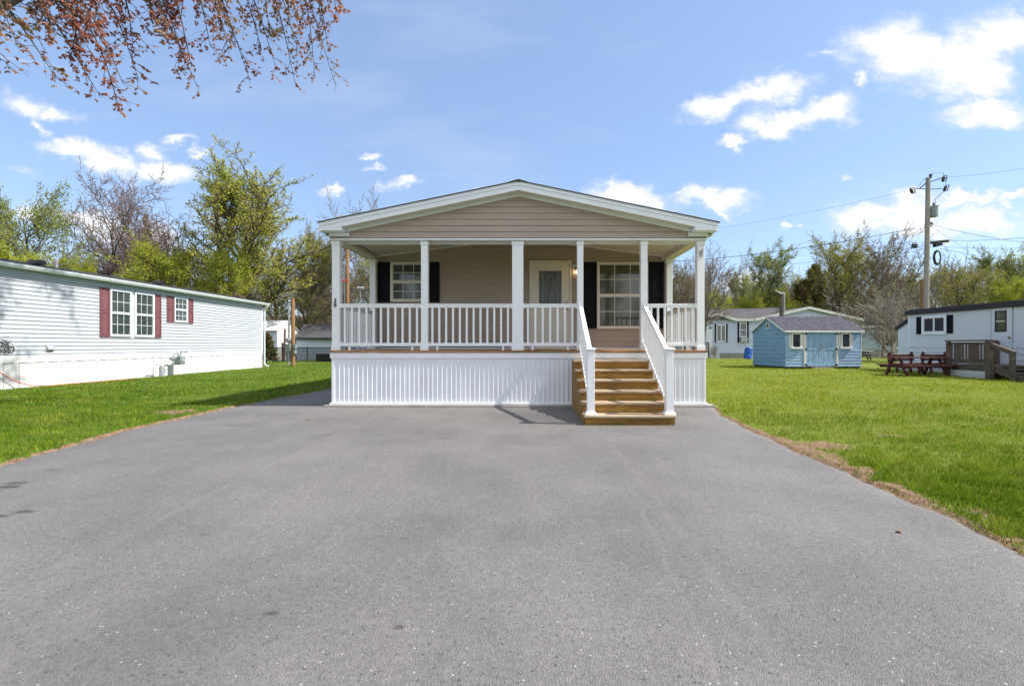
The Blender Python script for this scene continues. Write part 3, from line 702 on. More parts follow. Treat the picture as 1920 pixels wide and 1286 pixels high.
g.put(b.inputs['Base Color'], c); b.inputs['Roughness'].default_value = .95; b.inputs['Specular IOR Level'].default_value = .15
bn = g.n('ShaderNodeBump'); bn.inputs['Strength'].default_value = .8; bn.inputs['Distance'].default_value = .04; g.put(bn.inputs['Height'], g.noise(gp, 22, 5, .7)); g.put(b.inputs['Normal'], bn.outputs[0])
MATS['lawn'] = m
gr = npmesh('lawn', np.stack([GX, GY, GZ], -1).reshape(-1, 3), FQ, 4, 'lawn', smooth=True); tag(gr, kind='structure')
a = gr.data.attributes.new('dirt', 'FLOAT', 'POINT'); a.data.foreach_set('value', (dirtf(GX, GY)*inner).reshape(-1).astype(np.float32))

# asphalt
m = bpy.data.materials.new('asphalt'); m.use_nodes = True; g = N(m.node_tree); b = m.node_tree.nodes['Principled BSDF']
gp = g.n('ShaderNodeNewGeometry').outputs['Position']; sp = g.n('ShaderNodeSeparateXYZ'); g.put(sp.inputs[0], gp)
X_, Y_ = sp.outputs[0], sp.outputs[1]
c = g.mix(g.rng(g.noise(gp, .7, 5, .6), .3, .7), (.126,.119,.115), (.178,.168,.161))
c = g.mix(g.m('MULTIPLY', g.rng(g.noise(g.scl(gp, 1.6, .35, 1), 1.1, 5, .6), .42, .72), .5), c, (.185,.172,.162))
agg = g.n('ShaderNodeTexVoronoi', feature='F1'); g.put(agg.inputs['Vector'], gp); agg.inputs['Scale'].default_value = 200
ag = g.n('ShaderNodeSeparateColor'); g.put(ag.inputs[0], agg.outputs['Color'])
c = g.vm('SCALE', c, scale=g.rng(ag.outputs[0], 0, 1,  .78, 1.22, 'LINEAR'))
c = g.vm('SCALE', c, scale=g.rng(g.noise(gp, 38, 4, .7), .3, .7, .82, 1.18, 'LINEAR'))
ag2 = g.n('ShaderNodeTexVoronoi', feature='F1'); g.put(ag2.inputs['Vector'], gp); ag2.inputs['Scale'].default_value = 62
as2 = g.n('ShaderNodeSeparateColor'); g.put(as2.inputs[0], ag2.outputs['Color'])
gl = g.m('MULTIPLY', g.m('GREATER_THAN', as2.outputs[0], .979), g.m('LESS_THAN', ag2.outputs['Distance'], .28))
c = g.mix(gl, c, (.42,.40,.38))
dk = g.m('MULTIPLY', g.m('GREATER_THAN', as2.outputs[1], .96), g.m('LESS_THAN', ag2.outputs['Distance'], .4))
c = g.mix(g.m('MULTIPLY', dk, .7), c, (.05,.047,.045))
# paver seams running towards the house: slightly paler, wandering lines
for x0, k, ww in ((.98, .0, .05), (-2.55, .0, .07), (1.05, -.085, .03)):
    d = g.m('ABSOLUTE', g.m('ADD', g.m('SUBTRACT', X_, x0), g.m('ADD', g.m('MULTIPLY', g.m('SUBTRACT', Y_, 6), k), g.m('MULTIPLY', g.m('SUBTRACT', g.noise(gp, 1.3, 3), .5), .25))))
    f_ = g.m('MULTIPLY', g.rng(d, 0, ww, 1, 0), g.rng(g.noise(gp, 3, 4), .35, .65, .0, .34)); c = g.mix(f_, c, (.22,.205,.19))
# stains
for sx, sy, r1, r2, a_ in ((-4.46,4.17,.13,.06,.75), (-4.40,4.06,.12,.05,.85), (-3.72,3.36,.10,.05,.85), (-3.62,3.46,.09,.05,.8), (-4.6,4.62,.12,.04,.35), (-1.15,2.16,.05,.03,.7), (-3.9,3.0,.06,.04,.35), (-4.4,7.2,.3,.12,.35), (-2.05,3.05,.05,.03,.4), (-1.9,8.6,.2,.05,.4), (-.55,2.05,.03,.02,.7), (1.4,8.9,.5,.1,.3), (2.65,8.3,.3,.1,.3)):
    dd = g.vm('LENGTH', g.vm('MULTIPLY', g.vm('SUBTRACT', gp, (sx, sy, 0)), (1/r1, 1/r2, 0)))
    dd = g.m('ADD', dd, g.m('MULTIPLY', g.m('SUBTRACT', g.noise(gp, 9, 4, .6), .5), 1.4))
    c = g.mix(g.rng(dd, .3, 1.1, a_, 0), c, (.045,.038,.035))
# earth washed on to the margins
em = g.n('ShaderNodeAttribute', attribute_name='edge')
c = g.mix(g.m('MULTIPLY', g.rng(g.m('ADD', em.outputs['Fac'], g.m('MULTIPLY', g.m('SUBTRACT', g.noise(gp, 16, 5, .7), .5), 1.3)), .55, 1.1), .65), c, (.24,.17,.125))
g.put(b.inputs['Base Color'], c)
b.inputs['Roughness'].default_value = .72; b.inputs['Specular IOR Level'].default_value = .35
bn = g.n('ShaderNodeBump'); bn.inputs['Strength'].default_value = .9; bn.inputs['Distance'].default_value = .004
g.put(bn.inputs['Height'], g.m('ADD', agg.outputs['Distance'], g.noise(gp, 90, 4, .7))); g.put(b.inputs['Normal'], bn.outputs[0]); MATS['asphalt'] = m
yd = np.unique(np.concatenate([np.arange(-8, 12, .05), np.arange(12, 26, .3)])); nn = len(yd)
el, er = edge_l(yd), np.where(yd > 9.9, -3.6, edge_r(yd))
jl = (np.sin(yd*31)+np.sin(yd*57+1)+np.sin(yd*97))*.008; el = el+jl; er = er+jl[::-1]
K = 26; tt = np.concatenate([[0, .012, .03, .06], np.linspace(.1, .9, K-8), [.94, .97, .988, 1]])
DX = el[:,None]*(1-tt)+er[:,None]*tt; DY = np.repeat(yd[:,None], K, 1)
de = np.minimum(DX-el[:,None], er[:,None]-DX)
DZ = .016+.004*np.sin(DX*1.1)*np.sin(DY*.7)-.03*np.exp(-(de/.03)**1)
idx = np.arange(nn*K).reshape(nn, K); FQ = np.stack([idx[:-1,:-1], idx[:-1,1:], idx[1:,1:], idx[1:,:-1]], -1).reshape(-1, 4)
dr = npmesh('driveway', np.stack([DX, DY, DZ], -1).reshape(-1, 3), FQ, 4, 'asphalt', smooth=True); tag(dr, kind='structure')
a = dr.data.attributes.new('edge', 'FLOAT', 'POINT'); a.data.foreach_set('value', np.clip(1-de/.16, 0, 1).reshape(-1).astype(np.float32))

# grass blades: closer together near the driveway, coarser tufts farther off
def grass(n, zmin, zmax, wide, hgt, pw, side=False):
    t = rng.random(n); z = (zmin**(1-pw)+t*(zmax**(1-pw)-zmin**(1-pw)))**(1/(1-pw))
    x = (rng.random(n)*2-1)*1.28*(z+.8)
    if side:      # the lawns beside and behind the camera
        z = -3+17*rng.random(n); q_ = np.maximum(1.28*(z+.8), 2.7)*(z > 2.5)+2.7*(z <= 2.5); x = np.sign(x)*(q_+rng.random(n)*(14.5-np.minimum(q_, 14)))
    ok = ((x > edge_r(z)-.015) | (x < edge_l(z)+.02)) & (x > -14.05)
    ok &= ~((z > 9.25) & (x > -4.2) & (x < 3.6))
    ok &= ~((z > 9.8) & (x > -5.4) & (x < 3.4)); ok &= ~((z > 23.9) & (z < 27.1) & (x > 12.8) & (x < 16.8))
    ok &= (x < 18) | (z > 60)
    d = dirtf(x, z); ok &= rng.random(n) > np.clip(d*1.1, 0, .8)
    x, z, d = x[ok], z[ok], d[ok]; n = len(x)
    cl = np.clip((vn(x, z, 1.1, 5)-.5)*2.2+.5, 0, 1)
    cl2 = np.clip((vn(x, z, 4.5, 6)-.5)*2.6+.5, 0, 1)
    h = hgt*(.4+1.1*rng.random(n)**1.5)*(.55+.5*cl+.75*cl2*cl2)*(1-.4*d); wd = wide*(.6+.8*rng.random(n))*np.maximum(1, z/6)
    a = rng.random(n)*6.283; la = rng.random(n)*6.283; ln = h*(.15+.8*rng.random(n))
    z0 = bump(x, z)*.6+.005
    base = np.stack([x, z, z0], -1); sd = np.stack([np.cos(a)*wd/2, np.sin(a)*wd/2, 0*a], -1); le = np.stack([np.cos(la)*ln, np.sin(la)*ln, h], -1)
    mid = base+le*np.array([.38,.38,.62]); V = np.stack([base-sd, base+sd, mid+sd*.7, mid-sd*.7, base+le], 1).reshape(-1, 3)
    i = np.arange(n)[:,None]*5
    T3 = np.concatenate([i+np.array([[0,1,2]]), i+np.array([[0,2,3]]), i+np.array([[3,2,4]])], 1).reshape(-1, 3)
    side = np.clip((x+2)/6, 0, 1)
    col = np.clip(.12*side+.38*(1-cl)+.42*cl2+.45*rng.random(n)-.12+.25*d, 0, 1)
    return V, T3, np.repeat(col, 3)
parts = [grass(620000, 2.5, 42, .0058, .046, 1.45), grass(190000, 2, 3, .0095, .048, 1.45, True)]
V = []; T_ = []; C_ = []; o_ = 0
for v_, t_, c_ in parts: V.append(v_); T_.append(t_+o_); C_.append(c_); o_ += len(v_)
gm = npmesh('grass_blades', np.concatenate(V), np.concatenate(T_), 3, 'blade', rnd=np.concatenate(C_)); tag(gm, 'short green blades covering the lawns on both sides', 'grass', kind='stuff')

# wooded rise far behind
m = mat('leaf_litter', (.11,.09,.055), .95, .1, var=.3, vs=.3, grime=(.10,.12,.03), ga=.8, gs=.2)
xs = np.linspace(-160, 160, 81); ys = np.linspace(62, 150, 23); GX, GY = np.meshgrid(xs, ys)
GZ = -.2+np.clip((GY-64)/60, 0, 1)**1.0*(8.5-4.0*np.clip((GX-5)/60, 0, 1))*(1+.12*np.sin(GX*.09)+.08*np.sin(GX*.23+GY*.1))
idx = np.arange(81*23).reshape(23, 81); FQ = np.stack([idx[:-1,:-1], idx[:-1,1:], idx[1:,1:], idx[1:,:-1]], -1).reshape(-1, 4)
hl = npmesh('hill', np.stack([GX, GY, GZ], -1).reshape(-1, 3), FQ, 4, 'leaf_litter', smooth=True); tag(hl, kind='structure')
# ================================================================== neighbouring home with burgundy shutters
LX = -14.2
def lu(px): return -LX*F/(VX-px)
def lv(px, py): return EH+(VY-py)/(VX-px)*(-LX)
lh = thing('mobile_home', 'long pale grey sided mobile home with burgundy shutters beside the lawn', 'house', (LX-2.1, 15, 0))
E = east(LX); y0, y1 = 3.0, 25.65
laps(E, fr(.92, 3.33, .119), lambda z: y0, lambda z: y1, proud=.022, gap=.024).build('siding', 'grey_siding', lh)
MB().box(LX-4.2, LX-.001, y0, y1, .9, 3.35).build('wall_core', 'grey_siding', lh)
mb = MB(E); mb.box(y0, y1, .0, .02, .86, .919); mb.box(y1-.07, y1+.01, 0, .024, .92, 3.3); mb.build('corner_trim', 'white_trim', lh)
mb = MB(E)
yy = y0
while yy < y1-.01:
    y2 = min(yy+.40, y1); mb.add([(yy,.0,0),(yy+.01,.012,0),(y2-.02,.012,0),(y2-.01,0,0),(yy,0,.70),(yy+.01,.012,.70),(y2-.02,.012,.70),(y2-.01,0,.70)], [(0,1,5,4),(1,2,6,5),(2,3,7,6),(4,5,6,7)]); yy = y2
mb.box(y0, y1, 0, .022, .70, .858); mb.build('skirting', 'bright_skirt', lh)
MB().box(LX-4.2, LX-.03, y0, y1, 0, .9).build('skirt_core', 'bright_skirt', lh)
mb = MB(E); yy = y0+.3
while yy < y1-.4: mb.box(yy, yy+.26, .022, .024, .706, .718); yy += .42
mb.build('vent_slots', 'dark_metal', lh)
rx = LX-2.1; ez = 3.42; rz = 3.89
mb = MB()
for s in (-1, 1):
    e = rx+s*2.30; a = [(rx,y0-.2,rz-.02),(e,y0-.2,ez-.01),(e,y1+.22,ez-.01),(rx,y1+.22,rz-.02)]; mb.hexa([(p,q,r_-.02) for p,q,r_ in a], [(p,q,r_+.02) for p,q,r_ in a])
roof = mb.build('roof', 'roof_dark', lh)
for px, kind in ((70, 0), (106, 1), (297, 0), (440, 2)):
    yv = 15.6*F/(VX-px); mb = MB(); xx = rx+.7; zz = rz-.14
    if kind == 0: mb.prism([(yv-.16, zz+.02),(yv+.16, zz+.02),(yv+.1, zz+.15),(yv-.08, zz+.15)], 0, 0, xx-.2, xx+.15); mb.build('roof_vent', 'black_plastic', roof)
    elif kind == 1: mb.cyl((xx, yv, zz), .045, .3, 10); mb.build('vent_pipe', 'pvc', roof)
    else: mb.cyl((xx, yv, zz), .07, .28, 10); mb.box(xx-.1, xx+.1, yv+.2, yv+.8, zz, zz+.13); mb.build('vent_pipe', 'rust', roof)
MB(E).box(y0, y1+.2, -.02, .16, 3.335, 3.35).build('soffit', 'white_trim', lh)
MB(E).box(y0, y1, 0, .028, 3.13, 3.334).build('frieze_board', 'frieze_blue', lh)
mb = MB(E); prof = [(.32,3.42),(.32,3.34),(.36,3.31),(.42,3.315),(.455,3.38),(.46,3.425),(.445,3.425),(.44,3.39),(.41,3.33),(.36,3.325),(.335,3.35),(.335,3.42)]
mb.T = None; mb.prism([(LX+a-.15, b) for a, b in prof], 0, 1, y0, y1+.24); mb.build('gutter', 'gutter_white', lh)
mb = MB(); xx = LX+.24; yv = y1+.1
mb.bar((xx, yv, 3.33), (xx-.02, yv, 3.22), .07, .05); mb.bar((xx-.02, yv, 3.22), (LX+.07, yv, 3.05), .07, .05); mb.bar((LX+.06, yv, 3.07), (LX+.06, yv, .15), .07, .06); mb.bar((LX+.06, yv, .16), (LX+.28, yv+.03, .04), .07, .06)
mb.build('downspout', 'white_trim', lh, bevel=.005)
top1, bot1 = 3.125, 1.50
window(lh, E, lu(203.8), lu(244.6), 1.50, 3.115, 3, 2, frame=.055, gl='glass', proud=.05)
window(lh, E, lu(250.2), lu(287), 1.50, 3.115, 3, 2, frame=.055, gl='glass', proud=.05)
MB(E).box(lu(245), lu(249.8), 0, .018, 1.50, 3.115).build('window_mullion', 'white_trim', lh)
shutter(lh, E, lu(185.5), lu(203.2), 1.47, 3.13, 'burgundy'); shutter(lh, E, lu(288), lu(300.4), 1.47, 3.13, 'burgundy')
window(lh, E, lu(324.8), lu(349.7), 2.13, 3.13, 3, 2, frame=.05, gl='glass', proud=.05)
shutter(lh, E, lu(311.5), lu(324.2), 2.10, 3.14, 'burgundy'); shutter(lh, E, lu(350.2), lu(360.6), 2.10, 3.14, 'burgundy')
mb = MB(E); a = lu(85); mb.box(a-.02, a+.26, 0, .03, lv(88,658), lv(88,646)); mb.hexa([(a,.03,lv(88,657)),(a+.2,.03,lv(88,657)),(a+.2,.1,lv(88,655)),(a,.1,lv(88,655))], [(a,.03,lv(88,647)),(a+.2,.03,lv(88,647)),(a+.2,.04,lv(88,648)),(a,.04,lv(88,648))])
mb.build('dryer_vent', 'pvc', lh)
# scrolled hose holder and the orange hose
yh = 14.2*F/(VX-6)
mb = MB(E)
for k in range(5):
    c0 = yh-.36+k*.11
    mb.tube([(c0+.10*math.sin(t*2.2*math.pi), .06+.05*math.sin(t*3), 1.02+.30*t) for t in np.linspace(0, 1, 14)], .009, 5)
    mb.tube([(c0-.10*math.sin(t*2.0*math.pi), .08, .98+.28*t) for t in np.linspace(0, 1, 12)], .008, 5)
mb.tube([(yh+.12+.09*math.cos(t), .08, 1.08+.09*math.sin(t)) for t in np.linspace(-2.5, 3, 16)], .010, 5)
mb.tube([(yh-.4, .05, 1.33), (yh-.1, .08, 1.36), (yh+.1, .06, 1.25)], .012, 5)
tag(mb.build('hose_holder', 'dark_metal'), 'black scrolled metal hose holder on the pale grey wall', 'hose holder')
mb = MB(); pts = []
for px, py, off_ in ((-70, 665, .05), (-30, 690, .08), (0, 699, .1), (18, 709, .12), (38, 718, .16), (58, 722.5, .22)):
    X = LX+off_; y = X*F/(px-VX); pts.append((X, y, max(.03, EH+(VY-py)/F*y)))
pts += [(LX+.3, 13.9, .03), (LX+.28, 14.6, .03), (LX+.33, 15.8, .03), (LX+.30, 17.0, .025)]
mb.tube(pts, .013, 6); tag(mb.build('garden_hose', 'orange_rubber', smooth=True), 'orange garden hose hanging down the white skirting to the grass', 'hose')
# gas meter
gy = 13.75*F/(VX-338); gx = LX+.42
gm_ = thing('gas_meter', 'small grey gas meter on bent pipes in front of the white skirting', 'gas meter', (gx, gy, 0))
mb = MB(); mb.box(gx-.13, gx+.13, gy-.12, gy+.14, .42, .74); mb.lathe((gx, gy, .74), [(.08,0),(.08,.03),(.05,.05)], 10); mb.build('meter_body', 'transformer_grey', gm_, bevel=.02)
mb = MB(); mb.tube([(gx+.131, gy, .60), (gx+.16, gy, .60)], .07, 14); mb.build('dial', 'pvc', gm_)
mb = MB(); mb.tube([(gx, gy-.35, 0),(gx, gy-.35, .55),(gx, gy-.35, .72),(gx, gy-.28, .86),(gx, gy-.14, .88),(gx, gy-.06, .84),(gx, gy-.06, .74)], .024, 8)
mb.tube([(gx, gy+.07, .74),(gx, gy+.07, .88),(gx, gy+.16, .93),(gx, gy+.45, .92),(gx-.3, gy+.45, .92)], .022, 8)
mb.tube([(gx, gy-.46, .66),(gx, gy-.24, .66)], .06, 10); mb.build('pipe', 'steel', gm_)
pgy = gy-.85; mb = MB(); mb.cyl((gx-.05, pgy, 0), .085, .40, 12); mb.tube([(gx-.05, pgy, .40),(gx-.05, pgy-.08, .46),(gx-.05, pgy-.36, .46),(gx-.05, pgy-.42, .36),(gx-.05, pgy-.42, 0)], .018, 8)
tag(mb.build('pipe_cover', 'pvc'), 'pale grey pipe sleeve with a looped conduit beside the gas meter', 'pipe')
# ------------------------------------------------------------------ service post with the meter
mx, my = hx(549.5, 27.3), 27.3
sp_ = thing('meter_post', 'wooden post with electric meter and grey conduit at the corner of the lawn', 'utility post', (mx, my, 0))
mb = MB(); mb.tube([(mx+.02, my, 0), (mx-.02, my, 3.82)], .10, 10); mb.build('post', 'pole_brown', sp_)
mb = MB(); mb.tube([(mx-.22, my-.06, 0),(mx-.20, my-.06, 3.55),(mx-.15, my-.06, 3.68),(mx-.08, my-.06, 3.66)], .055, 10); mb.build('conduit', 'pvc', sp_)
mb = MB(); mb.box(mx-.36, mx-.06, my-.22, my-.08, .85, 1.25); mb.box(mx+.10, mx+.22, my-.18, my+.02, .98, 1.25); mb.box(mx+.08, mx+.2, my-.18, my+.02, .68, .92); mb.build('breaker_box', 'transformer_grey', sp_, bevel=.01)
mb = MB(); mb.tube([(mx-.22, my-.09, 1.46), (mx-.22, my-.2, 1.46)], .13, 16); mb.tube([(mx-.22, my-.2, 1.46), (mx-.22, my-.3, 1.46)], [.11,.09], 16); mb.build('meter', 'steel', sp_)
# chain link fence
fy = 32.8; fx0, fx1 = hx(512.5, fy), -8.0
fe = thing('chain_link_fence', 'low black chain link fence behind the meter post', 'fence', ((fx0+fx1)/2, fy, 0))
mb = MB(); h = 1.0; stp = .085
n_ = int((fx1-fx0)/stp)
for i in range(-int(h/stp), n_):
    x = fx0+i*stp
    for s in (1, -1):
        a, b = x, x+h
        za, zb = (0.06, h) if s > 0 else (h, .06)
        if a < fx0: za += (zb-za)*(fx0-a)/h; a = fx0
        if b > fx1: zb = za+(zb-za)*(fx1-a)/(b-a); b = fx1
        mb.bar((a, fy+.004*s, za), (b, fy+.004*s, zb), .017)
mb.build('mesh', 'black_plastic', fe)
mb = MB(); mb.tube([(fx0, fy, h+.02), (fx1, fy, h+.02)], .03, 6); mb.tube([(fx0, fy, .06), (fx1, fy, .06)], .012, 6); mb.build('top_rail', 'black_plastic', fe)
for i, x in enumerate(np.arange(fx0, fx1+.01, 2.32)):
    mb = MB(); mb.cyl((x, fy, 0), .035 if i else .045, 1.06 if i else 1.24, 8); mb.build('fence_post', 'black_plastic', fe)
mb = MB(); a, b = hx(592, 33.6), hx(640, 33.6); mb.box(a, b, 33.6, 34.4, 0, .52); mb.box(a-.02, b+.02, 33.55, 34.45, .52, .57)
tag(mb.build('storage_bin', 'black_plastic', bevel=.02), 'low black storage bin behind the chain link fence', 'bin')
# white metal shed with rusty roof
zy = 36.0
def wx(px): return hx(px, zy)
ws = thing('metal_shed', 'old white metal shed with a stained pale roof behind the grey mobile home', 'shed', (wx(520), zy+1.5, 0))
x0, x1 = wx(470), wx(519); xr = wx(546); yb_ = zy+3.2
# long face to the camera (its shade put into a bluish colour), gable end facing east
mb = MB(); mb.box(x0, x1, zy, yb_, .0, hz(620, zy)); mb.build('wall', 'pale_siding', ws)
xe = x1+.001; zr = hz(605, zy); ze_ = hz(620, zy)
mb = MB(); mb.prism([(zy, 0),(yb_, 0),(yb_, ze_),((zy+yb_)/2, zr+.15),(zy, ze_)], 0, 0, xe, xe+.03)
yy = zy+.1
while yy < yb_: mb.box(xe+.03, xe+.045, yy, yy+.03, 0, ze_); yy += .25
mb.build('gable_wall', 'old_white', ws)
mb = MB(); ym = (zy+yb_)/2
for s in (-1, 1):
    ye_ = ym+s*(1.6+.15); a = [(x0,ym,zr+.2),(xe+.12,ym,zr+.2),(xe+.12,ye_,ze_-.03),(x0,ye_,ze_-.03)]; mb.hexa(a, [(p,q,r_+.05) for p,q,r_ in a])
mb.build('roof', 'white_metal_roof', ws)
mb = MB(); xp = hx(533, 35.0); mb.tube([(xp, 35.0, 0), (xp+.05, 35.0, 2.35)], .07, 8); mb.tube([(xp-.06, 35, 0), (xp-.06, 35, 1.35)], .12, 6)
tag(mb.build('rusty_post', 'rust'), 'rust brown post standing before the white metal shed', 'post')
# long low shed with dark roof
zy = 37.5
ls = thing('long_shed', 'low white shed with a wide dark shingle roof behind the black fence', 'shed', (hx(600, zy), zy+2, 0))
a, b = hx(553.5, zy), hx(690, zy); et, rt = hz(634, zy), hz(609.5, zy+1.6)
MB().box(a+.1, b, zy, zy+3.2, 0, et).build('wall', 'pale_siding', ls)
mb = MB()
for s in (-1, 1):
    y2 = zy+1.6+s*1.9; q = [(a,zy+1.6,rt),(b+.1,zy+1.6,rt),(b+.1,y2,et-.02),(a,y2,et-.02)]; mb.hexa(q, [(p,r_,z+.06) for p,r_,z in q])
mb.build('roof', 'roof_shingle', ls); MB().box(a, b+.1, zy-.33, zy-.305, et-.12, et+.02).build('fascia', 'dark_fascia', ls)
mb = MB(); q0 = hx(668, zy); mb.box(q0-.5, q0+.5, zy-.02, zy, .1, 2.0); mb.build('door', 'pale_siding', ls)

# ================================================================== blue garden shed
def c7(cx, Y): return hx(1310+cx/6, Y)
def c7z(cy, Y): return hz(540+cy/6, Y)
sx0, sx1, sy0, sy1 = 12.86, 16.85, 24.0, 27.0
bs = thing('garden_shed', 'weathered blue wooden shed with double doors and grey shingle roof on the lawn', 'shed', ((sx0+sx1)/2, 25.5, 0))
SS = south(sy0); ez = 1.93; rz = 2.66
MB().box(sx0+.02, sx1-.02, sy0+.02, sy1, .12, ez).build('wall_core', 'blue_paint', bs)
def solid(z): return None
laps(SS, fr(.1, 1.0, .15), lambda z: sx0, lambda z: sx1, proud=.022, gap=.022).build('front_planks', 'blue_sunlit', bs)
MB(SS).box(sx0, sx1, 0, .006, 1.0, ez).build('front_upper', 'blue_sunlit', bs)
WS = west(sx0)
laps(WS, fr(.1, 1.93, .2), lambda z: sy0, lambda z: sy1, proud=.022, gap=.022).build('gable_planks', 'blue_paint', bs)
mb = MB(WS); yy = sy0
while yy < sy1-.01:
    y2 = min(yy+.15, sy1); t1 = ez+(rz-ez)*(1-abs(yy+.004-25.5)/1.5); t2 = ez+(rz-ez)*(1-abs(y2-.004-25.5)/1.5)
    mb.hexa([(yy+.004,0,ez),(y2-.004,0,ez),(y2-.004,.014,ez),(yy+.004,.014,ez)], [(yy+.004,0,t1-.01),(y2-.004,0,t2-.01),(y2-.004,.014,t2-.01),(yy+.004,.014,t1-.01)]); yy = y2
mb.build('gable_boards', 'blue_paint', bs)
MB().prism([(sy0, ez),(sy1, ez),(25.5, rz-.015)], 0, 0, sx0+.03, sx1-.02).build('gable_core', 'blue_paint', bs)
mb = MB(WS); mb.box(25.38, 25.62, .014, .04, 2.06, 2.38); vt = mb.build('vent_frame', 'old_white', bs)
MB(WS).box(25.43, 25.57, .04, .044, 2.11, 2.33).build('vent', 'rust', vt)
mb = MB(); 
for s in (-1, 1):
    ye_ = 25.5+s*1.62; zz = rz+.02-(rz-ez+.0)*1.62/1.5
    a = [(sx0-.10,25.5,rz+.02),(sx1+.08,25.5,rz+.02),(sx1+.08,ye_,zz),(sx0-.10,ye_,zz)]; mb.hexa(a, [(p,q,r_+.035) for p,q,r_ in a])
    for i in range(1, 11):     # shingle courses: a small step at each row
        t = i/11; yq = 25.5+s*1.62*t; zq = rz+.055-(rz-ez)*1.62/1.5*t
        mb.box(sx0-.1, sx1+.08, min(yq, yq-s*.02), max(yq, yq-s*.02), zq-.004, zq+.008)
mb.build('roof', 'shed_shingle', bs)
mb = MB()
for s in (-1, 1):
    ye_ = 25.5+s*1.62; zz = rz+.015-(rz-ez)*1.62/1.5
    mb.hexa([(sx0-.12,25.5,rz-.06),(sx0-.12,ye_,zz-.07),(sx0-.095,ye_,zz-.07),(sx0-.095,25.5,rz-.06)], [(sx0-.12,25.5,rz+.03),(sx0-.12,ye_,zz+.02),(sx0-.095,ye_,zz+.02),(sx0-.095,25.5,rz+.03)])
mb.box(sx0-.094, sx1+.08, sy0-.15, sy0-.125, zz-.06, zz+.03); mb.box(sx1-.001, sx1+.02, sy0-.02, sy0+.1, .1, ez)
mb.build('roof_trim', 'old_white', bs)
dx0, dx1 = c7(1190, 24), c7(1592, 24); dm = (dx0+dx1)/2
for a in (dx0, dx1-.10): MB(SS).box(a, a+.10, .006, .045, .1, ez-.03).build('door_frame', 'old_white', bs)
for s in (0, 1):
    a, b = (dx0+.102, dm-.006) if s == 0 else (dm+.006, dx1-.102)
    mb = MB(SS); n = 6
    for i in range(n):
        p, q = a+(b-a)*i/n+.003, a+(b-a)*(i+1)/n-.003; mb.box(p, q, .006, .03+.004*(i % 2), .12, ez-.04)
    for v_ in (.2, 1.0, ez-.2): mb.box(a+.03, a+(b-a)*.62, .034, .046, v_-.045, v_+.045) if s == 0 else mb.box(b-(b-a)*.62, b-.03, .034, .046, v_-.045, v_+.045)
    dd = mb.build('shed_door', 'blue_door', bs)
    for v_ in (.2, 1.0, ez-.16):
        u_ = dx0+.09 if s == 0 else dx1-.09; MB(SS).box(u_-.05, u_+.05, .047, .056, v_-.055, v_+.055).build('hinge', 'dark_metal', dd)
mb = MB(SS); mb.box(dm-.05, dm+.05, .047, .06, 1.02, 1.16); mb.tube([(dm, .07, 1.02),(dm-.02, .08, .95)], .045, 8); mb.build('padlock', 'steel', bs)
for (a, b) in ((1042, 1160), (1628, 1745)):
    u0, u1 = c7(a, 24), c7(b, 24); v0, v1 = c7z(662, 24), c7z(518, 24)
    mb = MB(SS); f = .07
    mb.box(u0, u0+f, .006, .05, v0, v1); mb.box(u1-f, u1, .006, .05, v0, v1)
    um = (u0+u1)/2
    for s in (-1, 1): mb.add([(um,.006,v1-.01),(um+s*(u1-um),.006,v1-.01),(um+s*(u1-um),.006,v1+.03),(um,.006,v1+.1),(um,.05,v1-.01),(um+s*(u1-um),.05,v1-.01),(um+s*(u1-um),.05,v1+.03),(um,.05,v1+.1)], [(0,1,2,3),(4,5,6,7),(0,1,5,4),(1,2,6,5),(2,3,7,6)])
    wn_ = mb.build('window_frame', 'old_white', bs)
    MB(SS).box(u0+f, u1-f, .004, .012, v0, v1).build('glass', 'glass_dark', wn_)
    MB(SS).box(u0-.06, u1+.05, .006, .10, v0-.1, v0).build('window_sill', 'old_white', wn_)
    for (p, q) in ((u0-.11, u0-.035), (u1+.035, u1+.11)): MB(SS).box(p, q, .006, .03, v0, v1-.01).build('shutter', 'old_white', bs)
MB().box(dm-.55, dm+.5, sy0-.32, sy0-.04, .02, .07).build('door_step', 'tread_wood', bs)
MB().box(sx0+.05, sx1-.05, sy0+.03, sy1, 0, .11).build('skid_base', 'dark_metal', bs)
bs.rotation_euler = (0, 0, R(4)); bs.location.x -= .1; bs.location.y += .14
# ================================================================== white ranch house behind the shed
Y0 = 42.7
wh = thing('white_house', 'white sided house with two low gables and dark shutters behind the blue shed', 'house', (c7(900, Y0), Y0+4, 0))
W0 = south(Y0)
def g7(cx, cy): return (c7(cx, Y0), c7z(cy, Y0))
xa, xb, xc_ = c7(-60, Y0), c7(620, Y0), c7(1790, Y0)
et = c7z(358, Y0)
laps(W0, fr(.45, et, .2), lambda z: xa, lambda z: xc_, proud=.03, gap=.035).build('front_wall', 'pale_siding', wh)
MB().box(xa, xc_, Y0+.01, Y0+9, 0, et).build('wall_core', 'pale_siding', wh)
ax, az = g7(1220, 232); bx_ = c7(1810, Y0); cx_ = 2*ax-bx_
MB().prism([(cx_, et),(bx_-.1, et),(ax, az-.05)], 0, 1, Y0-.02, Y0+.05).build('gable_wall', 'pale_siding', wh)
a2, z2 = g7(190, 300); b2 = c7(395, Y0); c2 = 2*a2-b2
MB().prism([(c2, et),(b2, et),(a2, z2-.05)], 0, 1, Y0-.05, Y0).build('small_gable', 'pale_siding', wh)
mb = MB(); mf = MB()
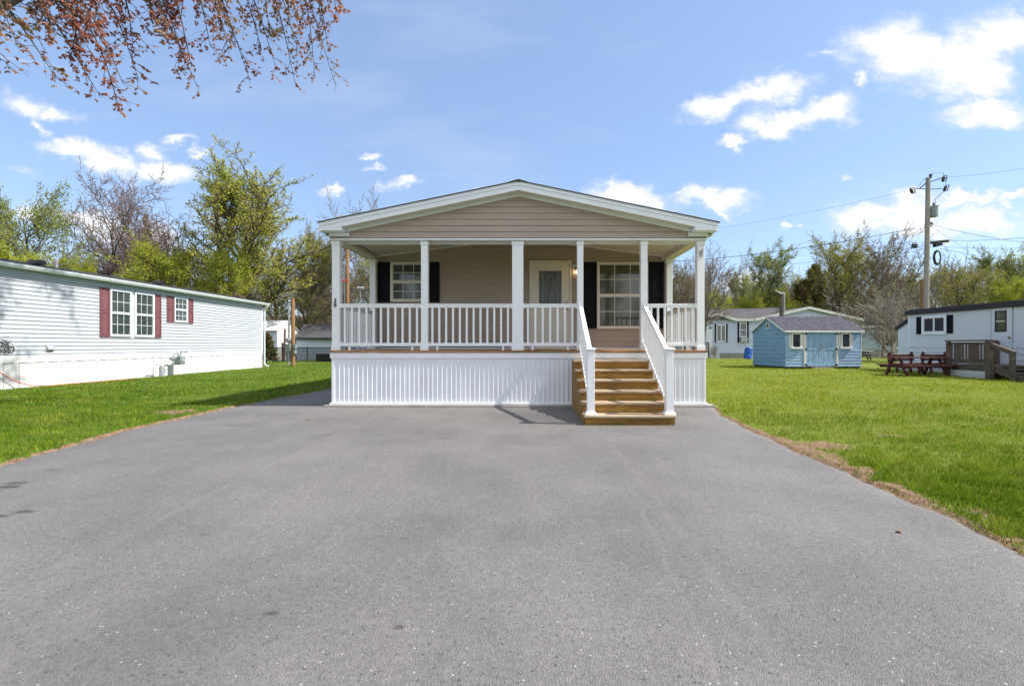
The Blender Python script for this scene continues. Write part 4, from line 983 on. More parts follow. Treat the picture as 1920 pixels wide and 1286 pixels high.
for (xm, zm, hwid, yb2) in ((ax, az+.1, bx_-ax+.15, Y0+9), (a2, z2+.1, b2-a2+.1, Y0+4)):
    for s in (-1, 1):
        e = xm+s*hwid; q = [(xm,Y0-.35,zm),(e,Y0-.35,et+.02),(e,yb2,et+.02),(xm,yb2,zm)]; mb.hexa(q, [(p,r_,z+.06) for p,r_,z in q])
        mf.hexa([(xm,Y0-.38,zm-.16),(e,Y0-.38,et-.14),(e,Y0-.351,et-.14),(xm,Y0-.351,zm-.16)], [(xm,Y0-.38,zm+.07),(e,Y0-.38,et+.09),(e,Y0-.351,et+.09),(xm,Y0-.351,zm+.07)])
zr2 = hz(585, Y0+3.5)
q = [(a2-3.5,Y0-.3,et+.015),(cx_+.3,Y0-.3,et+.015),(ax,Y0+3.5,zr2+.4),(a2-3.5,Y0+3.5,zr2)]; mb.hexa(q, [(p,r_,z+.06) for p,r_,z in q])
mb.build('roof', 'roof_shingle', wh); mf.box(b2+.1, cx_-.2, Y0-.34, Y0-.3, et-.12, et+.08); mf.build('fascia', 'old_white', wh)
MB().box(c7(240, Y0), c7(600, Y0), Y0-.03, Y0, .0, .45).build('foundation', 'concrete', wh)
window(wh, W0, c7(197,Y0), c7(303,Y0), c7z(605,Y0), c7z(415,Y0), 1, 1, frame=.06, off=.035, gl='glass', proud=.05, slide=True, sash=False)
window(wh, W0, c7(457,Y0), c7(538,Y0), c7z(550,Y0), c7z(395,Y0), 3, 3, frame=.05, off=.035, gl='glass_dark', proud=.05)
for a, b, t, bb in ((178,193,403,613), (305,324,403,613), (435,453,390,613), (540,561,383,613)): shutter(wh, W0, c7(a,Y0), c7(b,Y0), c7z(bb,Y0), c7z(t,Y0), style='panel')
mb = MB(W0); mb.box(c7(88,Y0), c7(150,Y0), 0, .04, .5, c7z(425,Y0)); dd = mb.build('front_door', 'white_trim', wh)
MB(W0).box(c7(112,Y0), c7(150,Y0)-.06, .04, .05, c7z(462,Y0), c7z(432,Y0)).build('door_glass', 'glass', dd)
mb = MB(W0); mb.box(c7(456,Y0), c7(530,Y0), .05, .45, c7z(603,Y0), c7z(556,Y0)); mb.build('air_conditioner', 'pvc', wh)
mb = MB(); mb.cyl((c7(700,Y0), Y0+2, 3.2), .12, .6, 8); mb.build('vent_pipe', 'steel', wh)
# small wooden porch rail at its door
Y1 = 41.2; pr = thing('wooden_landing', 'dark wooden landing with railing at the white house door', 'deck', (c7(60, Y1), Y1, 0))
a, b = c7(-60, Y1), c7(118, Y1)
MB().box(a, b, Y1, Y0-.06, .42, .5).build('deck_floor', 'weathered_wood', pr)
mb = MB(); mb.box(a, b, Y1, Y1+.09, 1.32, 1.4)
x = a
while x < b: mb.box(x, x+.05, Y1+.02, Y1+.06, .5, 1.32); x += .14
for x in (a, b-.1): mb.box(x, x+.1, Y1-.02, Y1+.1, 0, 1.42)
mb.build('railing', 'weathered_wood', pr)
# blue barrel leaning against the wall
Y1 = 39.5; bx = c7(553, Y1); mb = MB()
mb.lathe((0,0,0), [(.28,0),(.30,.03),(.30,.28),(.315,.30),(.30,.32),(.30,.6),(.315,.62),(.30,.64),(.30,.88),(.27,.92),(.25,.9)], 18)
o = mb.build('barrel', 'blue_plastic', smooth=False); o.location = (bx-.03, Y1, .05); o.rotation_euler = (0, R(7), 0)
tag(o, 'bright blue plastic barrel tilting beside the white house', 'barrel')
# pole behind the shed with a lamp arm
Y1 = 30.0; px0 = hx(1465, Y1)
lp = thing('service_pole', 'short brown service pole with white conduit rising behind the blue shed', 'pole', (px0, Y1, 0))
MB().tube([(px0, Y1, 0), (px0, Y1, hz(551, Y1))], .105, 10).build('pole', 'weathered_wood', lp)
mb = MB(); mb.tube([(px0+.15, Y1-.05, 0), (px0+.15, Y1-.05, hz(556, Y1)), (px0+.1, Y1-.05, hz(550, Y1))], .045, 8); mb.build('conduit', 'pvc', lp)
mb = MB(); z = hz(551, Y1); mb.tube([(px0, Y1, z), (px0-.2, Y1-.02, z+.12), (px0-.42, Y1-.05, z+.22)], [.06,.035,.02], 6); mb.tube([(px0, Y1, z+.0), (px0+.12, Y1, z+.08), (px0+.22, Y1, z+.02)], .03, 6); mb.build('weatherhead', 'pvc', lp)
# bluish trailer farther right
Y1 = 44.5
def c8(cx, Y): return hx(1600+cx/5.847, Y)
def c8z(cy, Y): return hz(520+cy/5.847, Y)
bt = thing('blue_grey_home', 'blue grey mobile home with dark shutters beyond the bare small tree', 'house', (c8(280, Y1), Y1+2, 0))
W1 = south(Y1); a, b = c8(-20, Y1), c8(560, Y1); et = c8z(545, Y1)
laps(W1, fr(.75, et, .17), lambda z: a, lambda z: b, proud=.016).build('siding', 'bluish_siding', bt)
MB().box(a, b, Y1+.01, Y1+4.2, 0, et).build('wall_core', 'concrete', bt)
mb = MB(); mb.hexa([(a-.2,Y1-.3,et),(b,Y1-.3,et),(b,Y1+2.1,et+.75),(a-.2,Y1+2.1,et+.75)], [(a-.2,Y1-.3,et+.08),(b,Y1-.3,et+.08),(b,Y1+2.1,et+.83),(a-.2,Y1+2.1,et+.83)])
mb.hexa([(a-.2,Y1+4.4,et),(b,Y1+4.4,et),(b,Y1+2.1,et+.75),(a-.2,Y1+2.1,et+.75)], [(a-.2,Y1+4.4,et+.08),(b,Y1+4.4,et+.08),(b,Y1+2.1,et+.83),(a-.2,Y1+2.1,et+.83)])
mb.build('roof', 'roof_shingle', bt); MB().box(a-.2, b, Y1-.33, Y1-.301, et-.05, et+.1).build('fascia', 'old_white', bt)
window(bt, W1, c8(260,Y1), c8(300,Y1), c8z(670,Y1), c8z(588,Y1), 1, 1, gl='glass_dark', frame=.06)
window(bt, W1, c8(385,Y1), c8(468,Y1), c8z(740,Y1), c8z(590,Y1), 2, 1, gl='glass', frame=.06)
for p, q, t, bb in ((230,257,588,676), (303,330,588,672), (357,382,590,744), (470,495,590,744)): shutter(bt, W1, c8(p,Y1), c8(q,Y1), c8z(bb,Y1), c8z(t,Y1))
Y1 = 38.0; a, b = c8(62, Y1), c8(190, Y1)
tb = thing('picnic_table', 'pale weathered picnic table on the grass beyond the blue shed', 'table', ((a+b)/2, Y1, 0))
mb = MB(); 
for k in range(4): mb.box(a, b, Y1-.36+k*.18, Y1-.36+k*.18+.16, .70, .74)
mb.build('tabletop', 'old_white', tb)
for s in (-1, 1): MB().box(a, b, Y1+s*.65-.13, Y1+s*.65+.13, .40, .44).build('bench', 'weathered_wood', tb)
for x in (a+.3, b-.4):
    mb = MB(); mb.bar((x, Y1-.6, 0), (x, Y1-.2, .70), .05, .1); mb.bar((x, Y1+.6, 0), (x, Y1+.2, .70), .05, .1); mb.box(x-.06, x-.03, Y1-.75, Y1+.75, .34, .40); mb.build('leg', 'weathered_wood', tb)

# ================================================================== white trailer on the right
TX = 18.0; TW = west(TX)
def tu(px): return TX*F/(px-VX)
def tv(px, py): return EH+(VY-py)/(px-VX)*TX
tr_ = thing('white_trailer', 'bluish white trailer home with a dark roof edge behind the wooden deck', 'house', (TX+2, 17, 0))
ta, tb_ = 10.0, tu(1703.5); tt_ = 2.80
MB().box(TX+.03, TX+4.0, ta, tb_, .35, tt_).build('wall_core', 'bluewhite_panel', tr_)
mb = MB(TW); mb.box(ta, tb_, -.03, .0, 1.30, tt_-.02)
for y in (13.6, 16.4, 19.0, 21.6): mb.box(y, y+.012, 0, .006, 1.30, tt_-.2)
mb.build('upper_panels', 'bluewhite_panel', tr_)
laps(TW, fr(.12, 1.30, .235), lambda z: ta, lambda z: tb_, proud=.03, gap=.03).build('lower_siding', 'bluewhite_panel', tr_)
MB().box(TX+.02, TX+3.9, ta+.05, tb_-.05, 0, .36).build('skirt', 'bluewhite_panel', tr_)
mb = MB(); mb.box(TX-.10, TX+4.1, ta-.1, tb_+.12, tt_-.19, tt_-.0); mb.box(TX-.02, TX+4., ta, tb_, tt_, tt_+.05); mb.build('roof_edge', 'dark_fascia', tr_)
MB().box(TX-.11, TX+4.1, ta-.1, tb_+.13, tt_-.001, tt_+.02).build('roof', 'roof_shingle', tr_)
mb = MB(TW); mb.box(tb_-.06, tb_+.01, 0, .02, .1, tt_-.2); mb.build('corner_trim', 'white_trim', tr_)
a, b = tu(1776), tu(1729.5); v0, v1 = tv(1752, 627), tv(1752, 591)
window(tr_, TW, a, b, v0, v1, 1, 1, frame=.12, gl='glass_dark', proud=.03, sash=False, slide=True)
shutter(tr_, TW, tu(1787.5), tu(1777), v0+.03, v1-.03); shutter(tr_, TW, tu(1728.3), tu(1719.8), v0+.03, v1-.03)
a, b = tu(1899.5), tu(1860)
mb = MB(TW); mb.box(a, b, .0, .03, .50, 2.62); dr_ = mb.build('door', 'bluewhite_panel', tr_, bevel=.004)
mb = MB(TW); mb.box(a-.012, a-.001, 0, .04, .5, 2.63); mb.box(b+.001, b+.012, 0, .04, .5, 2.63); mb.build('door_seam', 'pvc', tr_)
wa, wb, wv0, wv1 = tu(1889), tu(1867.5), tv(1878, 622), tv(1878, 582.5)
mb = MB(TW); f = .05
mb.box(wa, wb, .03, .05, wv0, wv0+f); mb.box(wa, wb, .03, .05, wv1-f, wv1); mb.box(wa, wa+f, .03, .05, wv0+f, wv1-f); mb.box(wb-f, wb, .03, .05, wv0+f, wv1-f)
df = mb.build('door_window', 'dark_fascia', dr_)
mb = MB(TW); mb.box(wa+f, wb-f, .03, .036, wv0+f, wv1-f); mb.build('glass', 'glass_blind', df)
mb = MB(TW); mb.box(wa+f, wb-f, .036, .045, (wv0+wv1)/2-.02, (wv0+wv1)/2+.02); mb.build('sash_rail', 'old_white', df); mb = MB(TW); mb.tube([(a+.1, .03, 1.48), (a+.1, .07, 1.48)], .04, 10); mb.build('knob', 'brass', dr_)
mb = MB(); mb.cyl((TX+1.5, 16.2, tt_), .05, .35, 8); mb.build('vent_pipe', 'old_white', tr_)
lt_ = thing('lean_to', 'low white lean-to with sloping dark roof at the end of the white trailer', 'shed', (TX+1.5, 23.2, 0))
q0, q1 = tb_+.14, tb_+.75
MB().hexa([(TX+.08,q0,0),(TX+3,q0,0),(TX+3,q1,0),(TX+.08,q1,0)], [(TX+.08,q0,2.25),(TX+3,q0,2.25),(TX+3,q1,1.95),(TX+.08,q1,1.95)]).build('wall', 'bluewhite_panel', lt_)
MB().hexa([(TX,q0,2.26),(TX+3,q0,2.26),(TX+3,q1+.1,1.92),(TX,q1+.1,1.92)], [(TX,q0,2.43),(TX+3,q0,2.43),(TX+3,q1+.1,2.06),(TX,q1+.1,2.06)]).build('roof', 'dark_fascia', lt_)
# its deck
DX = 16.1
def du(px): return DX*F/(px-VX)
dk = thing('wooden_deck', 'weathered dark wooden deck with picket rail and white lattice at the trailer door', 'deck', (DX+.9, 17.5, 0))
a, b = du(1856), du(1781)
mb = MB(); y = a-.1
while y < b+.1: mb.box(DX, TX-.04, y, y+.13, .44, .475); y += .14
mb.build('deck_floor', 'weathered_wood', dk)
mb = MB(); mb.box(DX-.04, DX, a, b, .28, .50); mb.box(DX+.001, TX-.04, a-.04, a, .24, .44); mb.build('rim_board', 'weathered_wood', dk)
for (yy, w2) in ((a-.02, .18), (b, .12)): MB().box(DX-.10, DX-.10+w2*.8, yy-w2/2, yy+w2/2, 0, 1.34).build('deck_post', 'weathered_wood', dk)
MB().box(TX-.2, TX-.06, b-.06, b+.06, 0, 1.34).build('deck_post', 'weathered_wood', dk)
mb = MB(); mb.box(DX-.14, DX+.06, a-.08, b+.08, 1.345, 1.39); mb.box(DX-.03, DX+.0, a, b, 1.22, 1.3); mb.box(DX-.03, DX, a, b, .56, .66)
mb.box(DX, TX-.1, b-.05, b+.05, 1.345, 1.39); mb.box(DX, TX-.1, b-.02, b+.01, .56, .66)
mb.build('handrail', 'weathered_wood', dk)
y = a+.12
while y < b-.08:
    MB().box(DX-.055, DX-.031, y, y+.06, .52, 1.30).build('picket', 'weathered_wood', dk); y += .118
x = DX+.15
while x < TX-.25:
    MB().box(x, x+.06, b-.045, b-.021, .52, 1.30).build('picket', 'weathered_wood', dk); x += .14
mb = MB(); h = .27; y = a-.25
while y < b:
    for s in (1, -1):
        p, q = y, y+h; za, zb = (.02, .02+h) if s > 0 else (.02+h, .02)
        if p < a: za += (zb-za)*(a-p)/h; p = a
        if q > b: zb = za+(zb-za)*(b-p)/(q-p); q = b
        if q > p: mb.bar((DX-.02+s*.006, p, za), (DX-.02+s*.006, q, zb), .006, .018)
    y += .066
mb.build('lattice', 'white_trim', dk)
mb = MB()    # steps coming down towards the driveway
for k in range(3): mb.box(DX+.1, DX+1.5, a-.35-.28*k, a-.07-.28*k, .34-.11*k, .38-.11*k)
mb.bar((DX+.1, a-.05, .40), (DX+.1, a-1.0, .02), .05, .22); mb.bar((DX+1.5, a-.05, .40), (DX+1.5, a-1.0, .02), .05, .22); mb.build('steps', 'weathered_wood', dk)
for x in (DX-.02, DX+1.6):
    mb = MB(); mb.box(x-.06, x+.06, a-.86, a-.74, 0, .93); mb.bar((x, a-.05, 1.22), (x, a-.88, .92), .1, .14); mb.build('stair_rail', 'weathered_wood', dk)
# dark red picnic set
def rtable(px0, px1, z, label, group=None):
    xm = (hx(px0, z)+hx(px1, z))/2; L = hx(px1, z)-hx(px0, z)
    t = thing('picnic_table', label, 'table', (xm, z, 0)); x0 = xm-L/2; x1 = xm+L/2
    mb = MB()
    for k in range(5): mb.box(x0, x1, z-.42+k*.17, z-.42+k*.17+.155, .70, .74)
    mb.build('tabletop', 'redwood', t)
    for x in (x0+.25, x1-.3):
        for s in (-1, 1):
            mb = MB(); mb.bar((x, z+s*.55, 0), (x, z+s*.16, .70), .05, .11); mb.build('leg', 'redwood', t)
        MB().box(x-.08, x-.03, z-.8, z+.8, .31, .399).build('brace', 'redwood', t)
    MB().bar((x0+.25, z, .36), (x1-.25, z, .36), .05, .09).build('stretcher', 'redwood', t)
    for s in (-1, 1): MB().box(x0+.03, x1-.03, z+s*.66-.14, z+s*.66+.14, .40, .445).build('bench_seat', 'redwood', t)
    return t
def rbench(px0, px1, z, label, face=1):
    xm = (hx(px0, z)+hx(px1, z))/2; L = hx(px1, z)-hx(px0, z); x0 = xm-L/2; x1 = xm+L/2
    t = thing('bench', label, 'bench', (xm, z, 0), 'dark red benches around the picnic table'); mb = MB()
    for k in range(3): mb.box(x0, x1, z-.2+k*.13, z-.2+k*.13+.115, .40, .44)
    mb.build('seat', 'redwood', t); mb = MB(); yb = z+face*.24
    mb.box(x0, x1, yb-.02, yb+.02, .54, .63); mb.box(x0, x1, yb-.02, yb+.02, .70, .80); mb.box(x0, x1, z-.22, z-.19, .28, .399); mb.build('backrest', 'redwood', t)
    for x in (x0+.06, x1-.14):
        mb = MB(); mb.bar((x+.04, yb+face*.04, 0), (x+.04, yb+face*.01, .86), .08, .06); mb.tube([(x+.04, yb-.03, .86), (x+.04, yb+.03, .86)], .055, 10); mb.bar((x+.04, z-face*.18, 0), (x+.04, z-face*.14, .40), .08, .06)
        mb.box(x+.0, x+.05, z-.2, z+.22, .30, .39); mb.build('leg', 'redwood', t)
rtable(1669, 1768, 18.7, 'dark red wooden picnic table beside the wooden deck')
rbench(1672, 1722, 20.1, 'dark red bench behind the picnic table, the one farther from the deck')
rbench(1735, 1786, 20.1, 'dark red bench behind the picnic table, next to the wooden deck')
rbench(1664, 1672, 19.0, 'dark red end seat at the shed side of the picnic table') if 0 else None

# ================================================================== poles and cables
UY = 31.0; ux = hx(1738.5, UY)
up = thing('utility_pole', 'tall grey utility pole with a transformer can behind the white trailer', 'utility pole', (ux, UY, 0))
zt = hz(334, UY)
ub, ut = ux-.12, ux+.06
def upx(z): return ub+(ut-ub)*z/zt
MB().tube([(ub, UY, 0), (ut, UY, zt)], [.165, .125], 14).build('pole', 'pole_wood', up)
def PZ(px, py, y=UY): return Vector((hx(px, y), y, hz(py, y)))
mb = MB(); mb.tube([PZ(1744.5, 335), PZ(1745, 327)], [.05,.09], 8)
mb.bar(PZ(1745, 341), PZ(1765, 334), .05); mb.bar(PZ(1737, 343), PZ(1724, 354), .05); mb.bar(PZ(1737, 354.5), PZ(1716, 354), .035); mb.bar(PZ(1745, 355), PZ(1767, 354), .035)
mb.build('crossarm', 'dark_metal', up)
for (p, q) in (((1767.5, 341), (1770, 330)), ((1770, 359), (1774, 348)), ((1707, 353), (1711, 363))):
    mb = MB(); A_, B_ = PZ(*p), PZ(*q); mb.tube([A_, A_.lerp(B_, .3), A_.lerp(B_, .7), B_], [.05,.09,.09,.05], 8); off3 = Vector((.16, -.05, .02)); mb.bar(A_+off3, B_+off3, .035); mb.bar(A_, A_+off3, .03); mb.bar(B_, B_+off3, .03); mb.build('fuse_cutout', 'dark_metal', up)
mb = MB(); c = PZ(1750.5, 407); mb.lathe((c.x, c.y, c.z), [(.20,0),(.235,.02),(.235,.62),(.25,.63),(.25,.68),(.12,.72)], 18); cn = mb.build('transformer', 'transformer_grey', up)
mb = MB(); mb.tube([c+Vector((0,0,.7)), c+Vector((0,0,.85)), c+Vector((.0,0,.95))], [.09,.06,.02], 8); mb.bar(c+Vector((.2,0,.7)), c+Vector((.33,0,.75)), .06); mb.build('bushing', 'dark_metal', cn)
mb = MB(); mb.tube([PZ(1770, 359), PZ(1760, 368), PZ(1753, 374), PZ(1754, 384)], .016, 5); mb.tube([PZ(1745, 327), PZ(1755, 323), PZ(1768, 325), PZ(1771, 330)], .012, 5); mb.tube([PZ(1773, 333), PZ(1774, 348)], .012, 5)
mb.tube([PZ(1744, 328), PZ(1730, 340), PZ(1712, 363)], .012, 5)
mb.tube([PZ(1736, 500), PZ(1740, 520), PZ(1736, 540)], .02, 5); mb.build('jumper_wire', 'wire', up)
mb = MB(); mb.bar(PZ(1746, 455), PZ(1778, 452), .16); mb.bar(PZ(1752, 460), PZ(1764, 457), .26); mb.bar(PZ(1711, 461), PZ(1718, 462), .22); mb.build('splice_case', 'wire', up)
mb = MB()
for r_, d in ((.34, 0), (.38, .05), (.31, -.04)):
    cc = PZ(1757.5, 483); mb.tube([cc+Vector((r_*.62*math.cos(t)+d*.4, d, r_*1.25*math.sin(t))) for t in np.linspace(0, 2*math.pi, 20)], .035, 6)
mb.build('cable_coil', 'wire', up)
mb = MB(); mb.tube([PZ(1745, 418), PZ(1749, 420)], .09, 8); mb.tube([PZ(1740, 424), PZ(1746, 424)], .06, 8); mb.build('insulator', 'steel', up)
mb = MB(); mb.tube([(hx(1729.5, 31.6), 31.6, 0), (hx(1730.5, 31.6), 31.6, hz(524, 31.6))], .17, 10)
tag(mb.build('wooden_pole', 'pole_brown'), 'short brown wooden pole standing close to the tall grey utility pole', 'utility pole')
# reddish pole seen past the porch on the left
Y1 = 30.5; x = hx(652, Y1)
rp = thing('service_pole', 'reddish wooden service pole seen through the porch beside the corner post', 'pole', (x, Y1, 0))
MB().tube([(x+.03, Y1, 0), (x-.03, Y1, hz(468, Y1))], .10, 10).build('pole', 'pole_brown', rp)
mb = MB(); mb.tube([(x-.17, Y1-.03, 0), (x-.17, Y1-.03, hz(500, Y1))], .05, 8); mb.build('conduit', 'steel', rp)
mb = MB(); mb.box(x-.3, x+.1, Y1-.14, Y1-.11, hz(528.5, Y1), hz(525, Y1)); mb.build('marker', 'orange_rubber', rp)
mb = MB(); c = PZ(676, 540, 34.0); mb.tube([c-Vector((.22,0,0)), c+Vector((.22,0,0))], .09, 8); mb.bar((c.x, 34.02, 0), c, .03)
tag(mb.build('security_lamp', 'pvc'), 'small white lamp on a thin stake among the trees beyond the porch', 'lamp')
def wire(label, p, q, sag, r_=.012, n=18):
    p, q = Vector(p), Vector(q); pts = []
    for i in range(n+1):
        t = i/n; a = p.lerp(q, t); a.z -= sag*4*t*(1-t); pts.append(a)
    o = MB().tube(pts, r_, 5).build('overhead_wire', 'wire'); return tag(o, label, 'wire', 'cables strung from the utility poles')
P3 = lambda px, py, y: PZ(px, py, y)
wire('thin uppermost cable running from the tall pole over the porch house roof', P3(1706, 357, 31), P3(1150, 452, 52), .5, .007)
wire('heavy twisted cable from the tall pole towards the porch corner', P3(1716, 428, 31), P3(1180, 493, 42), .5, .019)
wire('cable across the woods crossing just under the heavy twisted one', P3(1734, 461, 31), P3(1230, 502, 46), .6, .011)
wire('lowest thin cable between the porch corner and the tall pole', P3(1734, 466, 31), P3(1215, 512, 46), 1.3, .011)
wire('top cable leaving the tall pole over the white trailer', P3(1774, 333, 31), P3(2150, 265, 24), .3, .007)
wire('brown cable slanting down from the transformer to the right', P3(1746, 421, 31), P3(2100, 462, 24), .4, .010)
wire('cable rising to the right behind the slanting brown cable', P3(1778, 451, 31), P3(2150, 405, 26), .4, .012)
wire('thin cable running level over the dark roofed trailer', P3(1770, 463, 31), P3(2150, 445, 26), .3, .009)
wire('lower cable drooping right under the coil of cable', P3(1762, 466, 31), P3(2150, 508, 26), .3, .011)
wire('guy wire falling steeply from the pole to behind the trailer', P3(1746, 424, 31), P3(1880, 515, 36), .0, .007)
wire('cable crossing the trees above the grey mobile home roof, upper one', P3(300, 528, 44), P3(652, 509, 30.5), .3, .014)
wire('cable crossing the trees above the grey mobile home roof, lower one', P3(360, 556, 46), P3(652, 528, 30.5), .3, .014)

# a few dry leaves lying on the driveway
for (px, py, sz, lab) in ((1685, 1003, .026, 'small brown dry leaf lying on the asphalt near the right lawn'), (578, 790, .035, 'small dry leaf lying on the asphalt before the left corner of the porch')):
    y = 1098/(py-646); x = hx(px, y); z0 = .022
    mb = MB(); n = 9; vs = [(x, y, z0)]
    for k in range(n):
        a = 2*math.pi*k/n; r_ = sz*(.6+.4*(k % 2)); vs.append((x+r_*math.cos(a), y+r_*.7*math.sin(a), z0+.006*math.sin(2*a)+.003))
    mb.add(vs, [(0, 1+k, 1+(k+1) % n) for k in range(n)]); mb.add([(p[0], p[1], p[2]-.002) for p in vs], [(0, 1+(k+1) % n, 1+k) for k in range(n)])
    tag(mb.build('fallen_leaf', 'pole_brown'), lab, 'leaf')
# ================================================================== trees
def perp(d, rr):
    a = Vector((rr.uniform(-1,1), rr.uniform(-1,1), rr.uniform(-1,1))); a -= d*a.dot(d)
    return a.normalized() if a.length > 1e-3 else Vector((1,0,0))
def skeleton(seed, P):
    """branches as (points, radii, level); tips as (point, direction)"""
    rr = random.Random(seed); br = []; tips = []
    def grow(p, d, L, r, lv):
        n = P['seg'][lv]; pts = [p.copy()]; rad = [r]; up = P['up'][lv]; wg = P['wig'][lv]; step = L/n
        endr = r*(.35 if lv else P.get('toptaper', .25)); dirs = [d.copy()]
        for i in range(n):
            d = (d+perp(d, rr)*wg*rr.random()+Vector((0,0,1))*up).normalized()
            p = p+d*step; pts.append(p.copy()); rad.append(r+(endr-r)*(i+1)/n); dirs.append(d.copy())
        br.append((pts, rad, lv))
        if lv == P['levels']:
            for i in range(1, n+1): tips.append((pts[i], dirs[i]))
            return
        k = P['kids'][lv]; k = max(1, int(round(k*rr.uniform(.8, 1.2)))); f0 = P['first'][lv]; az = rr.uniform(0, 6.28)
        for j in range(k):
            f = f0+(1-f0)*(j+rr.random()*.8)/k; f = min(f, .995)
            i = min(int(f*n), n-1); t = f*n-i; q = pts[i].lerp(pts[i+1], t); dd = dirs[i+1]
            az += 2.4+rr.uniform(-.5, .5)
            a = perp(dd, random.Random(1)); b_ = dd.cross(a); side = a*math.cos(az)+b_*math.sin(az)
            ang = R(P['ang'][lv]*rr.uniform(.7, 1.25)); nd = (dd*math.cos(ang)+side*math.sin(ang)).normalized()
            shape = P.get('shape', 'round')
            if lv == 0: sh = {'round': math.sin(math.pi*(.18+.72*(f-f0)/(1-f0)))**.7, 'vase': 1.05-.35*(f-f0)/(1-f0), 'cone': 1.06-.98*(f-f0)/(1-f0), 'column': .6}[shape]
            else: sh = 1-.35*f
            Lk = L*P['len'][lv]*sh*rr.uniform(.75, 1.2); rk = min((rad[i]*(1-t)+rad[i+1]*t)*.72, r*P['rr'][lv])*rr.uniform(.8, 1.1)
            grow(q, nd, Lk, rk, lv+1)
        if lv < P['levels'] and lv > 0: grow(pts[-1], dirs[-1], L*.45, endr, min(lv+1, P['levels']))
    if 'stems' in P:
        for s in range(P['stems']):
            a = rr.uniform(0, 6.28); t = rr.uniform(.1, P.get('lean', .45))
            grow(Vector((.12*math.cos(a), .12*math.sin(a), 0)), Vector((math.cos(a)*t, math.sin(a)*t, 1)).normalized(), P['H']*rr.uniform(.75, 1), P['r'], 0)
    else: grow(Vector((0,0,0)), Vector((rr.uniform(-.04,.04), rr.uniform(-.04,.04), 1)).normalized(), P['H'], P['r'], 0)
    return br, tips
def tubes_np(br, lo, hi, sides, mr=0):
    V = []; Fq = []; o = 0; ang = [2*math.pi*k/sides for k in range(sides)]
    for pts, rad, lv in br:
        if lv < lo or lv > hi: continue
        d = (pts[-1]-pts[0]); d = d.normalized() if d.length else Vector((0,0,1))
        a = d.orthogonal().normalized(); b_ = d.cross(a)
        offs = [a*math.cos(t)+b_*math.sin(t) for t in ang]
        for p, r in zip(pts, rad):
            r = max(r, mr)
            for q in offs: V.append(p+q*r)
        for i in range(len(pts)-1):
            for k in range(sides):
                k2 = (k+1) % sides; Fq.append((o+i*sides+k, o+i*sides+k2, o+(i+1)*sides+k2, o+(i+1)*sides+k))
        o += len(pts)*sides
    return np.array([tuple(v) for v in V], dtype=np.float32).reshape(-1, 3), np.array(Fq, dtype=np.int32).reshape(-1, 4)
def leaves_np(tips, per, size, spread, seed, droop=0., flat=0., keep=1.):
    g_ = np.random.default_rng(seed); n0 = len(tips)
    P0 = np.array([tuple(t[0]) for t in tips]); 
    sel = g_.random(n0) < keep; P0 = P0[sel]
    P_ = np.repeat(P0, per, 0); n = len(P_)
    P_ = P_+g_.normal(0, spread, (n, 3)); P_[:,2] -= np.abs(g_.normal(0, 1, n))*droop
    s = size*(.5+g_.random(n))[:,None]
    a = g_.normal(0, 1, (n, 3)); a[:,2] *= (1-flat); a /= np.linalg.norm(a, axis=1)[:,None]+1e-9
    b_ = g_.normal(0, 1, (n, 3)); b_ -= a*(a*b_).sum(1)[:,None]; b_ /= np.linalg.norm(b_, axis=1)[:,None]+1e-9
    V = np.stack([P_-a*s*.5, P_+b_*s*.32, P_+a*s*.5, P_-b_*s*.32], 1).reshape(-1, 3)
    Fq = np.arange(n*4).reshape(n, 4)
    base = np.repeat(g_.random(len(P0)), per); return V, Fq, np.clip(.55*base+.45*g_.random(n), 0, 1)
PROTO = {}
def make_proto(key, seed, P, bark, leaf=None, per=3, size=.12, spread=.12, twigmat=None, **kw):
    br, tips = skeleton(seed, P); L = P['levels']
    Vt, Ft = tubes_np(br, 0, max(1, L-2), 6)
    Vw, Fw = tubes_np(br, max(2, L-1), L, 3, .011)
    H = max(max(v.z for v in p[0]) for p in br); W = np.percentile([math.hypot(t[0].x, t[0].y) for t in tips], 95)
    d = {'H': H, 'W': 2*W, 'trunk': (Vt, Ft), 'twig': (Vw, Fw), 'bark': bark, 'twigmat': twigmat or bark, 'leafmat': leaf}
    if leaf: d['leaf'] = leaves_np(tips, per, size, spread, seed, **kw)
    def me(nm, V, Fq, m, rnd=None):
        o = npmesh(nm, V, Fq, 4, m, rnd=rnd, smooth=nm == 'trunk'); M_ = o.data; bpy.data.objects.remove(o); return M_
    d['m_trunk'] = me('trunk', Vt, Ft, bark); d['m_twig'] = me('twigs', Vw, Fw, d['twigmat'])
    if leaf: d['m_leaf'] = me('crown', d['leaf'][0], d['leaf'][1], leaf, d['leaf'][2])
    PROTO[key] = d; return d
BASE = dict(levels=4, seg=[9,6,5,4,3], wig=[.16,.35,.45,.5,.6], up=[.03,.06,.05,.04,.02], kids=[15,9,6,5], first=[.28,.2,.15,.1], ang=[48,42,40,42], len=[.46,.48,.5,.5], rr=[.42,.5,.5,.55], H=10, r=.2)
def PP_(**k): d = dict(BASE); d.update(k); return d
make_proto('bud', 31, PP_(H=10, r=.26, kids=[19,9,6,4], ang=[42,36,38,42], up=[.02,.12,.09,.12,.2], first=[.24,.15,.12,.1], shape='round', len=[.46,.46,.46,.44], rr=[.5,.55,.5,.55]), 'bark_dark', 'leaf_bud', per=2, size=.09, spread=.065, twigmat='twig_brown', keep=.95)
make_proto('bud2', 14, PP_(H=10, r=.19, kids=[14,8,6,4], ang=[42,38,40,40], up=[.02,.10,.08,.05,.03], first=[.22,.18,.15,.1]), 'bark_dark', 'leaf_bud', per=2, size=.09, spread=.08, twigmat='twig_brown', keep=.6)
